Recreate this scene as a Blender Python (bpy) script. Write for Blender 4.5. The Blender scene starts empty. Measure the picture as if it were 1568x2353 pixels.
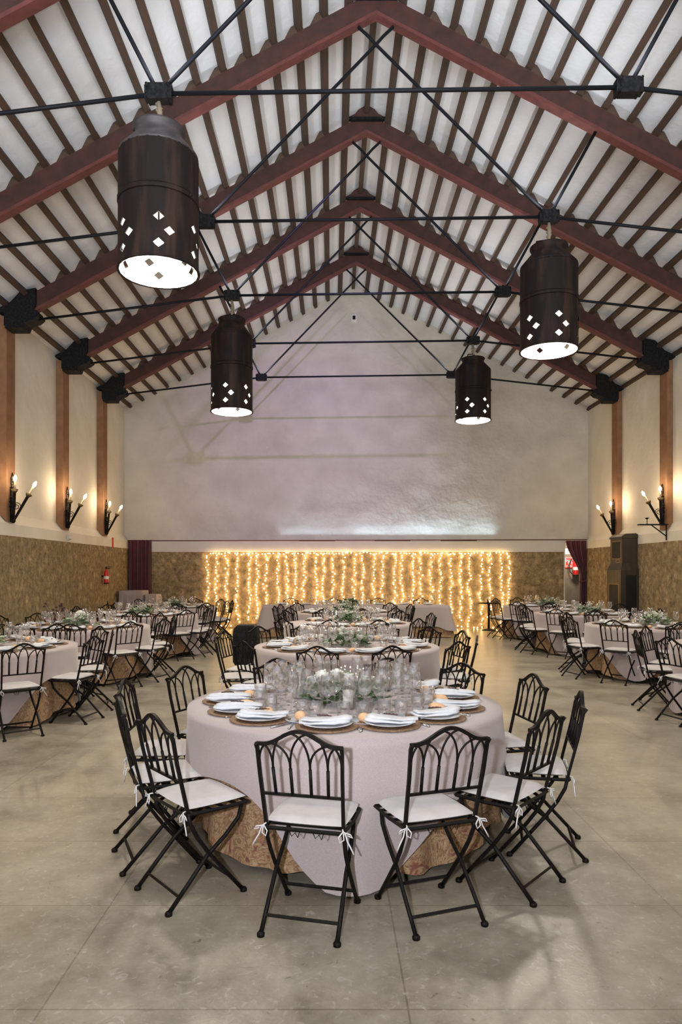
import bpy, math, random
from mathutils import Vector, Matrix
random.seed(7)
PI = math.pi
S = bpy.context.scene
COL = S.collection
V = Vector

# ------------------------------------------------------------------ camera
FPX, VX, HY, CH = 1600.0, 762.0, 1312.0, 1.6       # focal length in px, vanishing point, camera height
cd = bpy.data.cameras.new('camera'); cam = bpy.data.objects.new('camera', cd); COL.objects.link(cam)
cd.sensor_fit = 'VERTICAL'; cd.sensor_height = 36.0; cd.sensor_width = 24.0
cd.lens = 36.0 * FPX / 2353.0
cd.shift_x = (784 - VX) / 2353.0
cd.shift_y = (HY - 1176.5) / 2353.0
cam.location = (0, 0, CH); cam.rotation_euler = (PI / 2, 0, 0)
cd.clip_start = 0.05; cd.clip_end = 200
S.camera = cam

# ------------------------------------------------------------------ world, lights, exposure
S.view_settings.view_transform = 'Standard'
S.view_settings.look = 'None'
S.view_settings.exposure = 0.0
S.view_settings.gamma = 1.0
S.view_settings.use_curve_mapping = False
if hasattr(S, 'cycles'): S.cycles.transparent_max_bounces = 48
w = bpy.data.worlds.new('world'); S.world = w; w.use_nodes = True
w.node_tree.nodes['Background'].inputs[0].default_value = (0.8, 0.85, 1, 1)
w.node_tree.nodes['Background'].inputs[1].default_value = 0.05

def area(name, loc, target, sx, sy, power, color, shape='RECTANGLE', spread=180):
    l = bpy.data.lights.new(name, 'AREA'); l.shape = shape; l.size = sx; l.size_y = sy
    l.energy = power; l.color = color; l.spread = math.radians(spread)
    o = bpy.data.objects.new(name, l); COL.objects.link(o); o.location = loc
    o.rotation_euler = (V(target) - V(loc)).to_track_quat('-Z', 'Y').to_euler()
    return o
def spot(name, loc, target, power, color, angle, blend=0.5, size=0.05):
    l = bpy.data.lights.new(name, 'SPOT'); l.energy = power; l.color = color
    l.spot_size = math.radians(angle); l.spot_blend = blend; l.shadow_soft_size = size
    o = bpy.data.objects.new(name, l); COL.objects.link(o); o.location = loc
    o.rotation_euler = (V(target) - V(loc)).to_track_quat('-Z', 'Y').to_euler()
    return o
# camera flash held just left of the lens
spot('camera_flash', (-0.27, -0.03, 1.66), (0.3, 8, 3.3), 640, (0.86, 0.89, 1.0), 115, 0.9, 0.035)
# two large soft fill lights added behind the camera to brighten the hall
area('fill_uplight', (0.7, -3.0, 3.4), (0.7, 2.6, 9.5), 9, 3, 1250, (0.86, 0.93, 1.0), spread=115)
area('fill_overhead', (0.7, -2.0, 6.2), (0.7, 9, 0.5), 8, 3, 130, (1.0, 0.80, 0.60))
# cool and lilac washes on the back wall
spot('wall_projector', (0.6, 9.3, 8.2), (-0.6, 19.5, 4.9), 1500, (0.62, 0.42, 1.0), 52, 1.0, 0.05)

# ------------------------------------------------------------------ materials
def mat(name, color=(0.5, 0.5, 0.5), rough=0.6, metal=0.0, **kw):
    m = bpy.data.materials.new(name); m.use_nodes = True
    nt = m.node_tree; b = nt.nodes['Principled BSDF']
    b.inputs['Base Color'].default_value = (*color, 1)
    b.inputs['Roughness'].default_value = rough
    b.inputs['Metallic'].default_value = metal
    n2 = kw.get('noise')
    if n2:                                  # (scale, colour2, detail, low, high)
        sc, c2, det, lo, hi = n2
        tc = nt.nodes.new('ShaderNodeTexCoord'); no = nt.nodes.new('ShaderNodeTexNoise')
        mp = nt.nodes.new('ShaderNodeMapping'); mp.inputs['Scale'].default_value = kw.get('stretch', (1, 1, 1))
        no.inputs['Scale'].default_value = sc; no.inputs['Detail'].default_value = det
        rp = nt.nodes.new('ShaderNodeValToRGB')
        rp.color_ramp.elements[0].position = lo; rp.color_ramp.elements[0].color = (*color, 1)
        rp.color_ramp.elements[1].position = hi; rp.color_ramp.elements[1].color = (*c2, 1)
        nt.links.new(tc.outputs['Object'], mp.inputs[0]); nt.links.new(mp.outputs[0], no.inputs['Vector'])
        nt.links.new(no.outputs['Fac'], rp.inputs[0])
        nt.links.new(rp.outputs[0], b.inputs['Base Color'])
        bp = kw.get('bump')
        if bp:
            bu = nt.nodes.new('ShaderNodeBump'); bu.inputs['Strength'].default_value = bp
            bu.inputs['Distance'].default_value = kw.get('bdist', 0.02)
            nt.links.new(no.outputs['Fac'], bu.inputs['Height']); nt.links.new(bu.outputs[0], b.inputs['Normal'])
    if max(color) < 0.04: b.inputs['Specular IOR Level'].default_value = 0.12
    for k, v in kw.get('inp', {}).items(): b.inputs[k].default_value = v
    return m
def emis(name, color, strength):
    m = bpy.data.materials.new(name); m.use_nodes = True; nt = m.node_tree; nt.nodes.clear()
    e = nt.nodes.new('ShaderNodeEmission'); e.inputs[0].default_value = (*color, 1); e.inputs[1].default_value = strength
    o = nt.nodes.new('ShaderNodeOutputMaterial'); nt.links.new(e.outputs[0], o.inputs[0])
    return m
M = {}
M['iron'] = mat('wrought_iron', (0.005, 0.004, 0.004), 0.5, 0.0, noise=(60, (0.011, 0.008, 0.007), 4, 0.4, 0.7))
M['rod'] = mat('steel_rod', (0.012, 0.013, 0.017), 0.5, 0.3)
M['cast'] = mat('cast_iron', (0.008, 0.008, 0.009), 0.6, 0.1, noise=(30, (0.02, 0.02, 0.022), 4, 0.4, 0.7))
M['rafter'] = mat('oxide_red_rafter', (0.060, 0.018, 0.013), 0.75, noise=(7, (0.032, 0.013, 0.010), 6, 0.35, 0.7), bump=0.2)
M['flange_lit'] = mat('lit_red_flange', (0.13, 0.033, 0.028), 0.65, noise=(9, (0.08, 0.023, 0.02), 5, 0.35, 0.7))  # rafter red made lighter, light on the lower flange put into the colour
M['purlin'] = mat('brown_purlin', (0.070, 0.036, 0.022), 0.8, noise=(12, (0.048, 0.030, 0.019), 6, 0.35, 0.65), stretch=(1, .2, 1), bump=0.2)
M['ceil'] = mat('ceiling_plaster', (0.56, 0.555, 0.56), 0.95, noise=(0.7, (0.68, 0.69, 0.71), 7, 0.25, 0.45), bump=0.35, bdist=0.25)
M['wall'] = mat('wall_plaster', (0.66, 0.625, 0.535), 0.95, noise=(1.3, (0.74, 0.705, 0.62), 9, 0.3, 0.6), bump=0.4, bdist=0.12)
M['wall_rough'] = mat('rough_wall_plaster', (0.50, 0.465, 0.40), 0.95, noise=(1.6, (0.60, 0.565, 0.49), 11, 0.3, 0.65), bump=0.6, bdist=0.2)
M['band'] = mat('band_plaster', (0.56, 0.53, 0.48), 0.9, noise=(2.5, (0.60, 0.58, 0.53), 6, 0.3, 0.6), bump=0.2)
M['brick'] = mat('terracotta_paint', (0.27, 0.145, 0.075), 0.85, noise=(5, (0.20, 0.10, 0.05), 8, 0.3, 0.7), bump=0.2)
M['wood_top'] = mat('plywood', (0.35, 0.25, 0.15), 0.7)
M['linen'] = mat('rose_grey_linen', (0.33, 0.275, 0.27), 0.9, noise=(220, (0.39, 0.33, 0.32), 3, 0.35, 0.65), bump=0.15, bdist=0.002, inp={'Sheen Weight': 0.2})
M['cushion'] = mat('white_cushion', (0.41, 0.39, 0.385), 0.9, noise=(9, (0.47, 0.45, 0.44), 5, 0.3, 0.6), bump=0.1)
M['wire'] = mat('fairy_wire', (0.10, 0.07, 0.04), 0.6)
M['tie'] = mat('white_tie', (0.55, 0.54, 0.54), 0.9)
M['napkin'] = mat('white_napkin', (0.60, 0.61, 0.63), 0.9, noise=(25, (0.53, 0.545, 0.57), 4, 0.4, 0.7), bump=0.1)
M['china'] = mat('white_china', (0.54, 0.55, 0.58), 0.15)
M['rattan'] = mat('woven_rattan', (0.13, 0.065, 0.03), 0.65, noise=(90, (0.30, 0.18, 0.09), 3, 0.4, 0.65), bump=0.6, bdist=0.01)
M['steel'] = mat('cutlery_steel', (0.6, 0.6, 0.6), 0.18, 1.0)
M['bread'] = mat('bread_crust', (0.62, 0.36, 0.18), 0.7, noise=(14, (0.72, 0.48, 0.28), 4, 0.35, 0.65))
M['sprig'] = mat('dark_dried_sprig', (0.06, 0.025, 0.03), 0.9)
M['leaf'] = mat('green_leaf', (0.045, 0.10, 0.03), 0.5, noise=(18, (0.10, 0.17, 0.06), 2, 0.4, 0.6))
M['euca'] = mat('eucalyptus_leaf', (0.22, 0.32, 0.22), 0.55, noise=(14, (0.34, 0.44, 0.31), 2, 0.4, 0.6))
M['rose'] = mat('white_petal', (0.80, 0.79, 0.74), 0.7)
M['wax'] = mat('candle_wax', (0.80, 0.78, 0.72), 0.5, inp={'Subsurface Weight': 0.2})
M['velvet'] = mat('burgundy_velvet', (0.095, 0.010, 0.022), 0.9, noise=(6, (0.06, 0.006, 0.016), 4, 0.35, 0.65), inp={'Sheen Weight': 0.4})
M['black'] = mat('black_plastic', (0.012, 0.012, 0.012), 0.5, noise=(300, (0.03, 0.03, 0.03), 2, 0.45, 0.6))
M['red'] = mat('extinguisher_red', (0.55, 0.02, 0.015), 0.3)
M['white'] = mat('white_paint', (0.72, 0.72, 0.70), 0.6)
M['signred'] = mat('sign_red', (0.6, 0.03, 0.02), 0.5)
M['dark_wood'] = mat('dark_cabinet_wood', (0.045, 0.032, 0.022), 0.5, noise=(8, (0.025, 0.018, 0.013), 6, 0.35, 0.65), stretch=(1, 1, .2))
M['gold'] = mat('gilt_line', (0.30, 0.19, 0.06), 0.4, 0.6)
M['churn'] = mat('rusty_churn_metal', (0.014, 0.010, 0.010), 0.6, 0.1, noise=(9, (0.045, 0.026, 0.018), 8, 0.45, 0.75), stretch=(1, 1, .15), bump=0.25)
M['churn_in'] = mat('churn_inside_paint', (0.78, 0.76, 0.70), 0.7, noise=(7, (0.62, 0.57, 0.46), 8, 0.5, 0.8))
M['zinc'] = mat('zinc_shoulder', (0.075, 0.062, 0.066), 0.55, 0.2, noise=(8, (0.03, 0.025, 0.027), 6, 0.35, 0.7))
M['rope'] = mat('rope_and_cloth', (0.20, 0.16, 0.11), 0.9)
M['candle_tube'] = mat('cream_candle_tube', (0.62, 0.52, 0.36), 0.6)
M['cup'] = mat('aged_brass_cup', (0.14, 0.10, 0.045), 0.45, 0.6)
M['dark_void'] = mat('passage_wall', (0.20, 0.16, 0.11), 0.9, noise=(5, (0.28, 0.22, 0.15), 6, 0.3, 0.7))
M['rail'] = mat('dark_red_rail', (0.12, 0.03, 0.025), 0.6)
M['bulb_lamp'] = emis('lamp_bulb_glow', (0.93, 0.95, 1.0), 130)
M['bulb_candle'] = emis('candle_bulb_glow', (1.0, 0.74, 0.46), 230)
M['bulb_fairy'] = emis('fairy_bulb_glow', (1.0, 0.63, 0.25), 34)

def glass_mat():
    m = bpy.data.materials.new('clear_glass'); m.use_nodes = True; nt = m.node_tree; nt.nodes.clear()
    g = nt.nodes.new('ShaderNodeBsdfGlossy'); g.inputs['Roughness'].default_value = 0.03; g.inputs[0].default_value = (1, 1, 1, 1)
    t = nt.nodes.new('ShaderNodeBsdfTransparent'); t.inputs[0].default_value = (0.975, 0.975, 0.98, 1)
    lw = nt.nodes.new('ShaderNodeLayerWeight'); lw.inputs['Blend'].default_value = 0.5
    pw = nt.nodes.new('ShaderNodeMath'); pw.operation = 'POWER'; pw.inputs[1].default_value = 2.2
    mr = nt.nodes.new('ShaderNodeMapRange'); mr.inputs['To Min'].default_value = 0.07; mr.inputs['To Max'].default_value = 0.95
    x = nt.nodes.new('ShaderNodeMixShader'); o = nt.nodes.new('ShaderNodeOutputMaterial')
    nt.links.new(lw.outputs['Facing'], pw.inputs[0]); nt.links.new(pw.outputs[0], mr.inputs['Value']); nt.links.new(mr.outputs[0], x.inputs[0])
    nt.links.new(t.outputs[0], x.inputs[1]); nt.links.new(g.outputs[0], x.inputs[2]); nt.links.new(x.outputs[0], o.inputs[0])
    return m
M['glass'] = glass_mat()

def floor_mat():
    m = bpy.data.materials.new('polished_stone_floor'); m.use_nodes = True; nt = m.node_tree; b = nt.nodes['Principled BSDF']
    N = nt.nodes.new; L = nt.links.new
    tc = N('ShaderNodeTexCoord'); mp = N('ShaderNodeMapping'); mp.inputs['Location'].default_value = (-0.28 + 1.34 * 20, -3.33 + 0.79 * 20, 0)
    L(tc.outputs['Object'], mp.inputs[0])
    br = N('ShaderNodeTexBrick'); br.offset = 0.0; br.inputs['Scale'].default_value = 1.0
    br.inputs['Brick Width'].default_value = 1.34; br.inputs['Row Height'].default_value = 0.79
    br.inputs['Mortar Size'].default_value = 0.0045; br.inputs['Mortar Smooth'].default_value = 0.3; br.inputs['Bias'].default_value = 0
    br.inputs['Color1'].default_value = (1, 1, 1, 1); br.inputs['Color2'].default_value = (0.86, 0.86, 0.86, 1); br.inputs['Mortar'].default_value = (0.62, 0.60, 0.55, 1)
    L(mp.outputs[0], br.inputs['Vector'])
    n1 = N('ShaderNodeTexNoise'); n1.inputs['Scale'].default_value = 1.7; n1.inputs['Detail'].default_value = 10; n1.inputs['Roughness'].default_value = 0.75
    L(tc.outputs['Object'], n1.inputs['Vector'])
    r1 = N('ShaderNodeValToRGB'); r1.color_ramp.elements[0].position = 0.36; r1.color_ramp.elements[0].color = (0.170, 0.146, 0.106, 1)
    r1.color_ramp.elements[1].position = 0.64; r1.color_ramp.elements[1].color = (0.335, 0.300, 0.232, 1); L(n1.outputs['Fac'], r1.inputs[0])
    n2 = N('ShaderNodeTexNoise'); n2.inputs['Scale'].default_value = 24; n2.inputs['Detail'].default_value = 8; n2.inputs['Distortion'].default_value = 1.2
    L(tc.outputs['Object'], n2.inputs['Vector'])
    r2 = N('ShaderNodeValToRGB'); r2.color_ramp.elements[0].position = 0.58; r2.color_ramp.elements[0].color = (0, 0, 0, 1)
    r2.color_ramp.elements[1].position = 0.75; r2.color_ramp.elements[1].color = (1, 1, 1, 1); L(n2.outputs['Fac'], r2.inputs[0])
    r3 = N('ShaderNodeValToRGB'); r3.color_ramp.elements[0].position = 0.26; r3.color_ramp.elements[0].color = (1, 1, 1, 1)
    r3.color_ramp.elements[1].position = 0.34; r3.color_ramp.elements[1].color = (0, 0, 0, 1); L(n2.outputs['Fac'], r3.inputs[0])
    mu = N('ShaderNodeMix'); mu.data_type = 'RGBA'; mu.blend_type = 'MULTIPLY'; mu.inputs['Factor'].default_value = 1
    L(r1.outputs[0], mu.inputs['A']); L(br.outputs['Color'], mu.inputs['B'])
    m2 = N('ShaderNodeMix'); m2.data_type = 'RGBA'; m2.inputs['B'].default_value = (0.45, 0.43, 0.39, 1)
    sc = N('ShaderNodeMath'); sc.operation = 'MULTIPLY'; sc.inputs[1].default_value = 0.5; L(r2.outputs[0], sc.inputs[0])
    L(sc.outputs[0], m2.inputs['Factor']); L(mu.outputs['Result'], m2.inputs['A'])
    m3 = N('ShaderNodeMix'); m3.data_type = 'RGBA'; m3.inputs['B'].default_value = (0.09, 0.07, 0.05, 1)
    s3 = N('ShaderNodeMath'); s3.operation = 'MULTIPLY'; s3.inputs[1].default_value = 0.7; L(r3.outputs[0], s3.inputs[0])
    L(s3.outputs[0], m3.inputs['Factor']); L(m2.outputs['Result'], m3.inputs['A'])
    L(m3.outputs['Result'], b.inputs['Base Color'])
    rr = N('ShaderNodeMapRange'); rr.inputs['To Min'].default_value = 0.22; rr.inputs['To Max'].default_value = 0.42; L(n1.outputs['Fac'], rr.inputs['Value'])
    L(rr.outputs[0], b.inputs['Roughness'])
    bu = N('ShaderNodeBump'); bu.inputs['Strength'].default_value = 0.05; bu.inputs['Distance'].default_value = 0.02; L(n2.outputs['Fac'], bu.inputs['Height']); L(bu.outputs[0], b.inputs['Normal'])
    b.inputs['Specular IOR Level'].default_value = 0.6
    return m
M['floor'] = floor_mat()

def stone_mat():
    m = bpy.data.materials.new('ochre_rubble_stone'); m.use_nodes = True; nt = m.node_tree; b = nt.nodes['Principled BSDF']
    N = nt.nodes.new; L = nt.links.new
    tc = N('ShaderNodeTexCoord')
    n0 = N('ShaderNodeTexNoise'); n0.inputs['Scale'].default_value = 3; n0.inputs['Detail'].default_value = 5; L(tc.outputs['Object'], n0.inputs['Vector'])
    ad = N('ShaderNodeMix'); ad.data_type = 'RGBA'; ad.inputs['Factor'].default_value = 0.12; L(tc.outputs['Object'], ad.inputs['A']); L(n0.outputs['Color'], ad.inputs['B'])
    v = N('ShaderNodeTexVoronoi'); v.inputs['Scale'].default_value = 4.2; v.inputs['Detail'].default_value = 1; L(ad.outputs['Result'], v.inputs['Vector'])
    n = N('ShaderNodeTexNoise'); n.inputs['Scale'].default_value = 9; n.inputs['Detail'].default_value = 12; n.inputs['Roughness'].default_value = 0.72; L(tc.outputs['Object'], n.inputs['Vector'])
    r = N('ShaderNodeValToRGB'); e = r.color_ramp.elements
    e[0].position = 0.32; e[0].color = (0.17, 0.125, 0.065, 1); e[1].position = 0.68; e[1].color = (0.66, 0.51, 0.31, 1)
    x = e.new(0.5); x.color = (0.43, 0.315, 0.165, 1)
    L(n.outputs['Fac'], r.inputs[0])
    vr = N('ShaderNodeMapRange'); vr.inputs['From Max'].default_value = 0.7; vr.inputs['To Min'].default_value = 1.25; vr.inputs['To Max'].default_value = 0.45; L(v.outputs['Distance'], vr.inputs['Value'])
    mu = N('ShaderNodeMix'); mu.data_type = 'RGBA'; mu.blend_type = 'MULTIPLY'; mu.inputs['Factor'].default_value = 0.75
    L(r.outputs[0], mu.inputs['A']); L(vr.outputs[0], mu.inputs['B']); L(mu.outputs['Result'], b.inputs['Base Color'])
    bu = N('ShaderNodeBump'); bu.inputs['Strength'].default_value = 0.7; bu.inputs['Distance'].default_value = 0.05
    L(n.outputs['Fac'], bu.inputs['Height']); L(bu.outputs[0], b.inputs['Normal']); b.inputs['Roughness'].default_value = 0.9
    return m
M['stone'] = stone_mat()

def damask_mat():
    m = bpy.data.materials.new('gold_floral_damask'); m.use_nodes = True; nt = m.node_tree; b = nt.nodes['Principled BSDF']
    N = nt.nodes.new; L = nt.links.new
    tc = N('ShaderNodeTexCoord')
    n = N('ShaderNodeTexNoise'); n.inputs['Scale'].default_value = 8; n.inputs['Detail'].default_value = 7; n.inputs['Roughness'].default_value = 0.62; n.inputs['Distortion'].default_value = 2.2; L(tc.outputs['Object'], n.inputs['Vector'])
    r = N('ShaderNodeValToRGB'); r.color_ramp.interpolation = 'LINEAR'; e = r.color_ramp.elements
    e[0].position = 0.36; e[0].color = (0.160, 0.055, 0.037, 1); e[1].position = 0.66; e[1].color = (0.400, 0.281, 0.172, 1)
    for p, c in ((0.43, (0.288, 0.172, 0.082, 1)), (0.48, (0.368, 0.250, 0.139, 1)), (0.52, (0.160, 0.074, 0.033, 1)), (0.57, (0.304, 0.195, 0.098, 1))):
        q = e.new(p); q.color = c
    L(n.outputs['Fac'], r.inputs[0])
    v = N('ShaderNodeTexVoronoi'); v.inputs['Scale'].default_value = 11; L(tc.outputs['Object'], v.inputs['Vector'])
    wv = N('ShaderNodeMath'); wv.operation = 'SINE'; ml = N('ShaderNodeMath'); ml.operation = 'MULTIPLY'; ml.inputs[1].default_value = 34
    L(v.outputs['Distance'], ml.inputs[0]); L(ml.outputs[0], wv.inputs[0])
    g = N('ShaderNodeMath'); g.operation = 'GREATER_THAN'; g.inputs[1].default_value = 0.45; L(wv.outputs[0], g.inputs[0])
    lt = N('ShaderNodeMath'); lt.operation = 'LESS_THAN'; lt.inputs[1].default_value = 0.36; L(v.outputs['Distance'], lt.inputs[0])
    an = N('ShaderNodeMath'); an.operation = 'MULTIPLY'; L(g.outputs[0], an.inputs[0]); L(lt.outputs[0], an.inputs[1])
    h = N('ShaderNodeMath'); h.operation = 'MULTIPLY'; h.inputs[1].default_value = 0.6; L(an.outputs[0], h.inputs[0])
    mx = N('ShaderNodeMix'); mx.data_type = 'RGBA'; mx.inputs['B'].default_value = (0.25, 0.075, 0.055, 1)
    L(h.outputs[0], mx.inputs['Factor']); L(r.outputs[0], mx.inputs['A']); L(mx.outputs['Result'], b.inputs['Base Color'])
    b.inputs['Roughness'].default_value = 0.75
    return m
M['damask'] = damask_mat()

# ------------------------------------------------------------------ mesh building
class MB:
    def __init__(s): s.v = []; s.f = []; s.m = []; s.sm = []; s.mats = []
    def mi(s, m):
        if m not in s.mats: s.mats.append(m)
        return s.mats.index(m)
    def add(s, vs, fs, m, smooth=False):
        b = len(s.v); i = s.mi(m); s.v += [tuple(p) for p in vs]
        for f in fs: s.f.append(tuple(b + k for k in f)); s.m.append(i); s.sm.append(smooth)
        return s
    def box(s, lo, hi, m, T=None):
        (a, b, c), (d, e, f) = lo, hi
        vs = [V(p) for p in ((a, b, c), (d, b, c), (d, e, c), (a, e, c), (a, b, f), (d, b, f), (d, e, f), (a, e, f))]
        if T: vs = [T @ p for p in vs]
        return s.add(vs, [(0, 3, 2, 1), (4, 5, 6, 7), (0, 1, 5, 4), (1, 2, 6, 5), (2, 3, 7, 6), (3, 0, 4, 7)], m)
    def tube(s, pts, r, m, n=6, caps=True, rot=0.0, sx=1.0):
        pts = [V(p) for p in pts]; rs = r if isinstance(r, (list, tuple)) else [r] * len(pts)
        t = [(pts[min(i + 1, len(pts) - 1)] - pts[max(i - 1, 0)]).normalized() for i in range(len(pts))]
        up = V((0, 0, 1)) if abs(t[0].z) < 0.9 else V((0, 1, 0))
        u = t[0].cross(up).normalized(); vs = []
        for i, p in enumerate(pts):
            u = (u - t[i] * u.dot(t[i])).normalized(); q = t[i].cross(u)
            for k in range(n):
                a = 2 * PI * k / n + rot; vs.append(p + (u * math.cos(a) * sx + q * math.sin(a)) * rs[i])
        fs = [(i * n + k, i * n + (k + 1) % n, (i + 1) * n + (k + 1) % n, (i + 1) * n + k) for i in range(len(pts) - 1) for k in range(n)]
        if caps: fs += [tuple(range(n - 1, -1, -1)), tuple(range((len(pts) - 1) * n, len(pts) * n))]
        return s.add(vs, fs, m, n > 4)
    def lathe(s, prof, m, n=24, c=(0, 0, 0), close=False, sx=1, sy=1):
        c = V(c); vs = []
        for r, z in prof:
            for k in range(n):
                a = 2 * PI * k / n; vs.append(c + V((r * math.cos(a) * sx, r * math.sin(a) * sy, z)))
        L = len(prof); fs = []
        for i in range(L - 1 + (1 if close else 0)):
            j = (i + 1) % L
            for k in range(n): fs.append((i * n + k, i * n + (k + 1) % n, j * n + (k + 1) % n, j * n + k))
        if not close:
            if prof[0][0] > 1e-5: fs.append(tuple(range(n - 1, -1, -1)))
            if prof[-1][0] > 1e-5: fs.append(tuple(range((L - 1) * n, L * n)))
        return s.add(vs, fs, m, True)
    def prism(s, poly, lo, hi, m, T=None):        # polygon in XZ, extruded along Y
        n = len(poly); vs = [V((x, lo, z)) for x, z in poly] + [V((x, hi, z)) for x, z in poly]
        if T: vs = [T @ p for p in vs]
        return s.add(vs, [tuple(range(n)), tuple(range(2 * n - 1, n - 1, -1))] + [(i, i + n, (i + 1) % n + n, (i + 1) % n) for i in range(n)], m)
    def blob(s, c, r, m, n=10, k=6, sc=(1, 1, 1)):
        prof = [(math.sin(PI * i / k) * r, -math.cos(PI * i / k) * r) for i in range(k + 1)]
        c = V(c); vs = []
        for rr, z in prof:
            for q in range(n):
                a = 2 * PI * q / n; vs.append(c + V((rr * math.cos(a) * sc[0], rr * math.sin(a) * sc[1], z * sc[2])))
        fs = [(i * n + q, i * n + (q + 1) % n, (i + 1) * n + (q + 1) % n, (i + 1) * n + q) for i in range(k) for q in range(n)]
        return s.add(vs, fs, m, True)
    def mesh(s, name):
        me = bpy.data.meshes.new(name); me.from_pydata(s.v, [], s.f); me.validate(); me.update()
        for mm in s.mats: me.materials.append(M[mm])
        if len(me.polygons) == len(s.f):
            me.polygons.foreach_set('material_index', s.m); me.polygons.foreach_set('use_smooth', s.sm)
        return me
    def build(s, name, parent=None, loc=(0, 0, 0), rz=0.0):
        o = bpy.data.objects.new(name, s.mesh(name)); COL.objects.link(o); o.parent = parent
        o.location = loc; o.rotation_euler = (0, 0, rz)
        return o
def tag(o, label=None, cat=None, group=None, kind=None):
    if label: o['label'] = label
    if cat: o['category'] = cat
    if group: o['group'] = group
    if kind: o['kind'] = kind
    return o
def empty(name, loc=(0, 0, 0), rz=0.0):
    o = bpy.data.objects.new(name, None); o.empty_display_size = 0.1; COL.objects.link(o)
    o.location = loc; o.rotation_euler = (0, 0, rz); return o
def inst(name, mesh, parent=None, loc=(0, 0, 0), rz=0.0, rx=0.0, sc=None):
    o = bpy.data.objects.new(name, mesh); COL.objects.link(o); o.parent = parent
    o.location = loc; o.rotation_euler = (rx, 0, rz)
    if sc: o.scale = (sc, sc, sc)
    return o
def copy_tree(o, parent=None):
    c = o.copy(); COL.objects.link(c); c.parent = parent
    for ch in o.children: copy_tree(ch, c)
    return c
def struct(o): o['kind'] = 'structure'; return o
def px(x, y, d): return V(((x - VX) * d / FPX, d, CH + (HY - y) * d / FPX))

# ------------------------------------------------------------------ the hall
XL, XR, YB, YF = -5.81, 7.20, 19.52, -4.2
AX, AZ = 0.61, 9.19                   # underside of the rafters at the ridge
SL, SR = 0.538, 0.523                 # pitch of the left and right slope
def under(x): return AZ - (SL * (AX - x) if x < AX else SR * (x - AX))
RH, PH = 0.34, 0.13                   # rafter depth, purlin depth
TY = [6.99 + 2.56 * i for i in range(5)]

struct(MB().box((XL - .3, YF - .3, -0.2), (XR + .3, YB + 3, 0.0), 'floor').build('floor'))
g = MB(); ct = RH + PH - 0.01
for a, b in (((XL - .3), AX), (AX, XR + .3)):
    n = 30
    za, zb = under(a) + ct, under(b) + ct
    g.prism([(a, za), (b, zb), (b, zb + .15), (a, za + .15)], YF - .2, YB + .2, 'ceil')
struct(g.build('ceiling'))

def side_wall(name, sgn, xw, xin):
    g = MB(); out = xw + sgn * 0.3; top = under(xw) + ct + 0.05
    prof = [(out, 2.22), (xin, 2.22), (xin, 2.43), (xw, 2.62), (xw, top), (out, top)]
    g.prism(prof, YF, YB, 'wall')
    g.prism([(out, 0), (xin + sgn * 0.0, 0), (xin, 2.22), (out, 2.22)], YF, YB, 'stone')
    return struct(g.build(name))
side_wall('wall_left', -1, XL, -5.66); side_wall('wall_right', 1, XR, 7.08)
def gable(g, y0, y1, zlo, m, x0=XL - .25, x1=XR + .25):
    g.prism([(x0, zlo), (x1, zlo), (x1, under(x1) + ct + .05), (AX, AZ + ct + .05), (x0, under(x0) + ct + .05)], y0, y1, m)
g = MB(); gable(g, YB, YB + .3, 2.43, 'wall_rough')
D0, D1, D2, D3 = -5.70, -5.02, 6.47, 7.17        # the two curtained openings
g.box((D1, YB - .14, 0), (D2, YB + .3, 2.13), 'stone')
g.box((D1, YB - .15, 2.13), (D2, YB + .3, 2.43), 'band')
g.box((D1 - .03, YB - .16, 0), (D1, YB + .3, 2.43), 'band'); g.box((D2, YB - .16, 0), (D2 + .03, YB + .3, 2.43), 'band')
struct(g.build('wall_back'))
g = MB(); gable(g, YF - .3, YF, 0, 'wall'); struct(g.build('wall_front'))
# passage seen through the right opening, closed recess on the left
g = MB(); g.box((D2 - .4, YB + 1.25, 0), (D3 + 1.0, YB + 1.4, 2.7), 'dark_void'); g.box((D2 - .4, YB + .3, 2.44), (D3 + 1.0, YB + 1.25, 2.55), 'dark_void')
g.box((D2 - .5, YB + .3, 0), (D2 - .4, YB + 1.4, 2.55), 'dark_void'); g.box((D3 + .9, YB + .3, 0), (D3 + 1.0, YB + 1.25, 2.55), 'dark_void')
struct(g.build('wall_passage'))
struct(MB().box((D0 - .2, YB + .25, 0), (D1, YB + .3, 2.44), 'dark_void').build('wall_recess'))
struct(MB().tube([(D1 - .7, YB - .17, 2.44), (D3 + .02, YB - .17, 2.47)], 0.013, 'rail', 6).build('trim_1'))
area('passage_light', (7.0, YB + .5, 2.38), (7.0, YB + 1.2, 1.0), .3, .3, 22, (1, 0.9, 0.75))
# painted pilasters
k = 2
for i, ty in enumerate([1.87, 4.43] + TY):
    for sgn, xw, xin in ((-1, XL, -5.655), (1, XR, 7.075)):
        g = MB(); zt = under(xw) - 0.0
        y0, y1 = ty, ty + .33
        vs = [(xw, y0, 2.62), (xin, y0, 2.47), (xin, y1, 2.47), (xw, y1, 2.62), (xw, y0, zt + .3), (xin, y0, zt + .3), (xin, y1, zt + .3), (xw, y1, zt + .3)]
        g.add(vs, [(0, 3, 2, 1), (4, 5, 6, 7), (0, 1, 5, 4), (1, 2, 6, 5), (2, 3, 7, 6), (3, 0, 4, 7)], 'brick')
        struct(g.build('trim_%d' % k)); k += 1

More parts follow.
